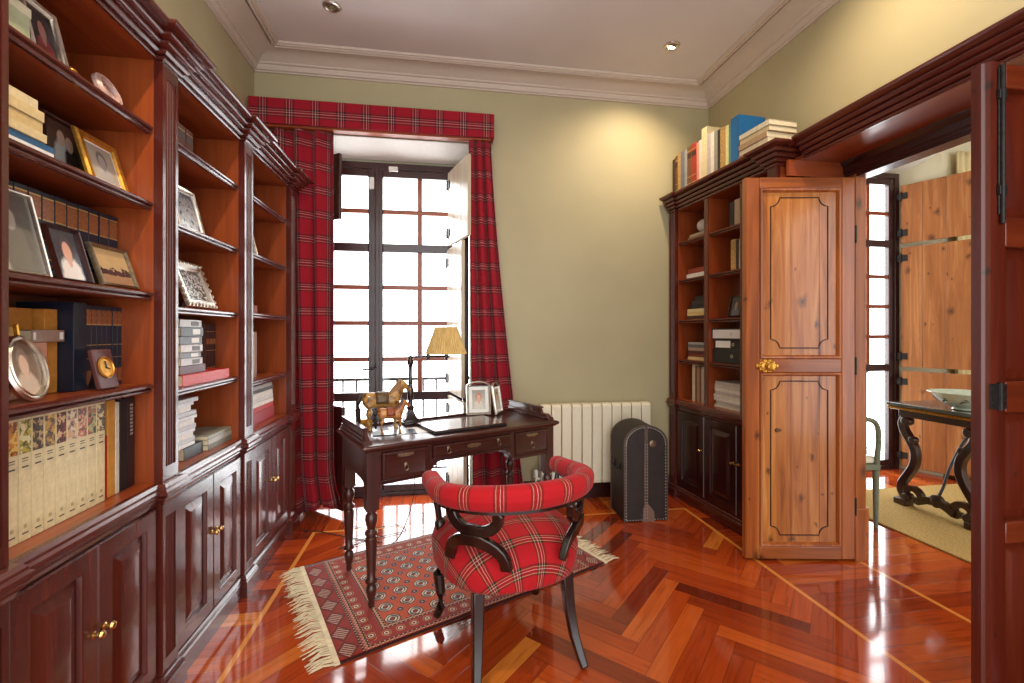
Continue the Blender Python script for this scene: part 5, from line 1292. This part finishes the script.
# ------------------------------------------------------------------ daylight
w = bpy.data.worlds.new('sky'); bpy.context.scene.world = w; w.use_nodes = True
bg = w.node_tree.nodes['Background']; bg.inputs[0].default_value = (.95, .98, 1, 1)
nt = w.node_tree; tcw = nt.nodes.new('ShaderNodeTexCoord'); sx = nt.nodes.new('ShaderNodeSeparateXYZ'); nt.links.new(tcw.outputs['Generated'], sx.inputs[0])
mr = nt.nodes.new('ShaderNodeMapRange'); mr.interpolation_type = 'SMOOTHSTEP'     # the sky is brighter on the street side
for q, val in ((1, -.3), (2, .5), (3, 2.0), (4, 6.0)): mr.inputs[q].default_value = val
nt.links.new(sx.outputs[1], mr.inputs[0]); nt.links.new(mr.outputs[0], bg.inputs[1])
sc = bpy.context.scene
for (x0, x1, z1, y) in ((-1.05, .05, 2.6, 3.83), (3.2, 4.3, 2.78, 3.83)):
    l = bpy.data.lights.new('window_portal', 'AREA'); l.shape = 'RECTANGLE'; l.size = x1-x0; l.size_y = z1-.05; l.cycles.is_portal = True
    o = bpy.data.objects.new('window_portal', l); C.objects.link(o); o.location = ((x0+x1)/2, y, (z1+.05)/2); o.rotation_euler = (R(-90), 0, 0)
l = bpy.data.lights.new('room_portal', 'AREA'); l.shape = 'RECTANGLE'; l.size = 3.5; l.size_y = 3.26; l.cycles.is_portal = True
o = bpy.data.objects.new('room_portal', l); C.objects.link(o); o.location = (.45, -.92, 1.63); o.rotation_euler = (R(90), 0, 0)
l = bpy.data.lights.new('room_portal', 'AREA'); l.shape = 'RECTANGLE'; l.size = 3; l.size_y = 3.0; l.cycles.is_portal = True
o = bpy.data.objects.new('room_portal', l); C.objects.link(o); o.location = (3.9, -.92, 1.5); o.rotation_euler = (R(90), 0, 0)
# ------------------------------------------------------------------ camera
cam = bpy.data.cameras.new('camera'); co = bpy.data.objects.new('camera', cam); C.objects.link(co)
co.location = (0, 0, 1.3); co.rotation_euler = (R(90), 0, R(-9))
cam.sensor_width = 36; cam.lens = 36*455/1024; cam.shift_y = -(341.5-333)/1024; cam.clip_start = .02
sc.camera = co
vs = sc.view_settings; vs.view_transform = 'Standard'; vs.look = 'None'; vs.exposure = .72; vs.gamma = 1; vs.use_curve_mapping = False
cy = sc.cycles; cy.use_denoising = True; cy.max_bounces = 10; cy.diffuse_bounces = 5; cy.glossy_bounces = 4; cy.transparent_max_bounces = 8; cy.sample_clamp_indirect = 6
try: cy.denoiser = 'OPENIMAGEDENOISE'
except Exception: pass
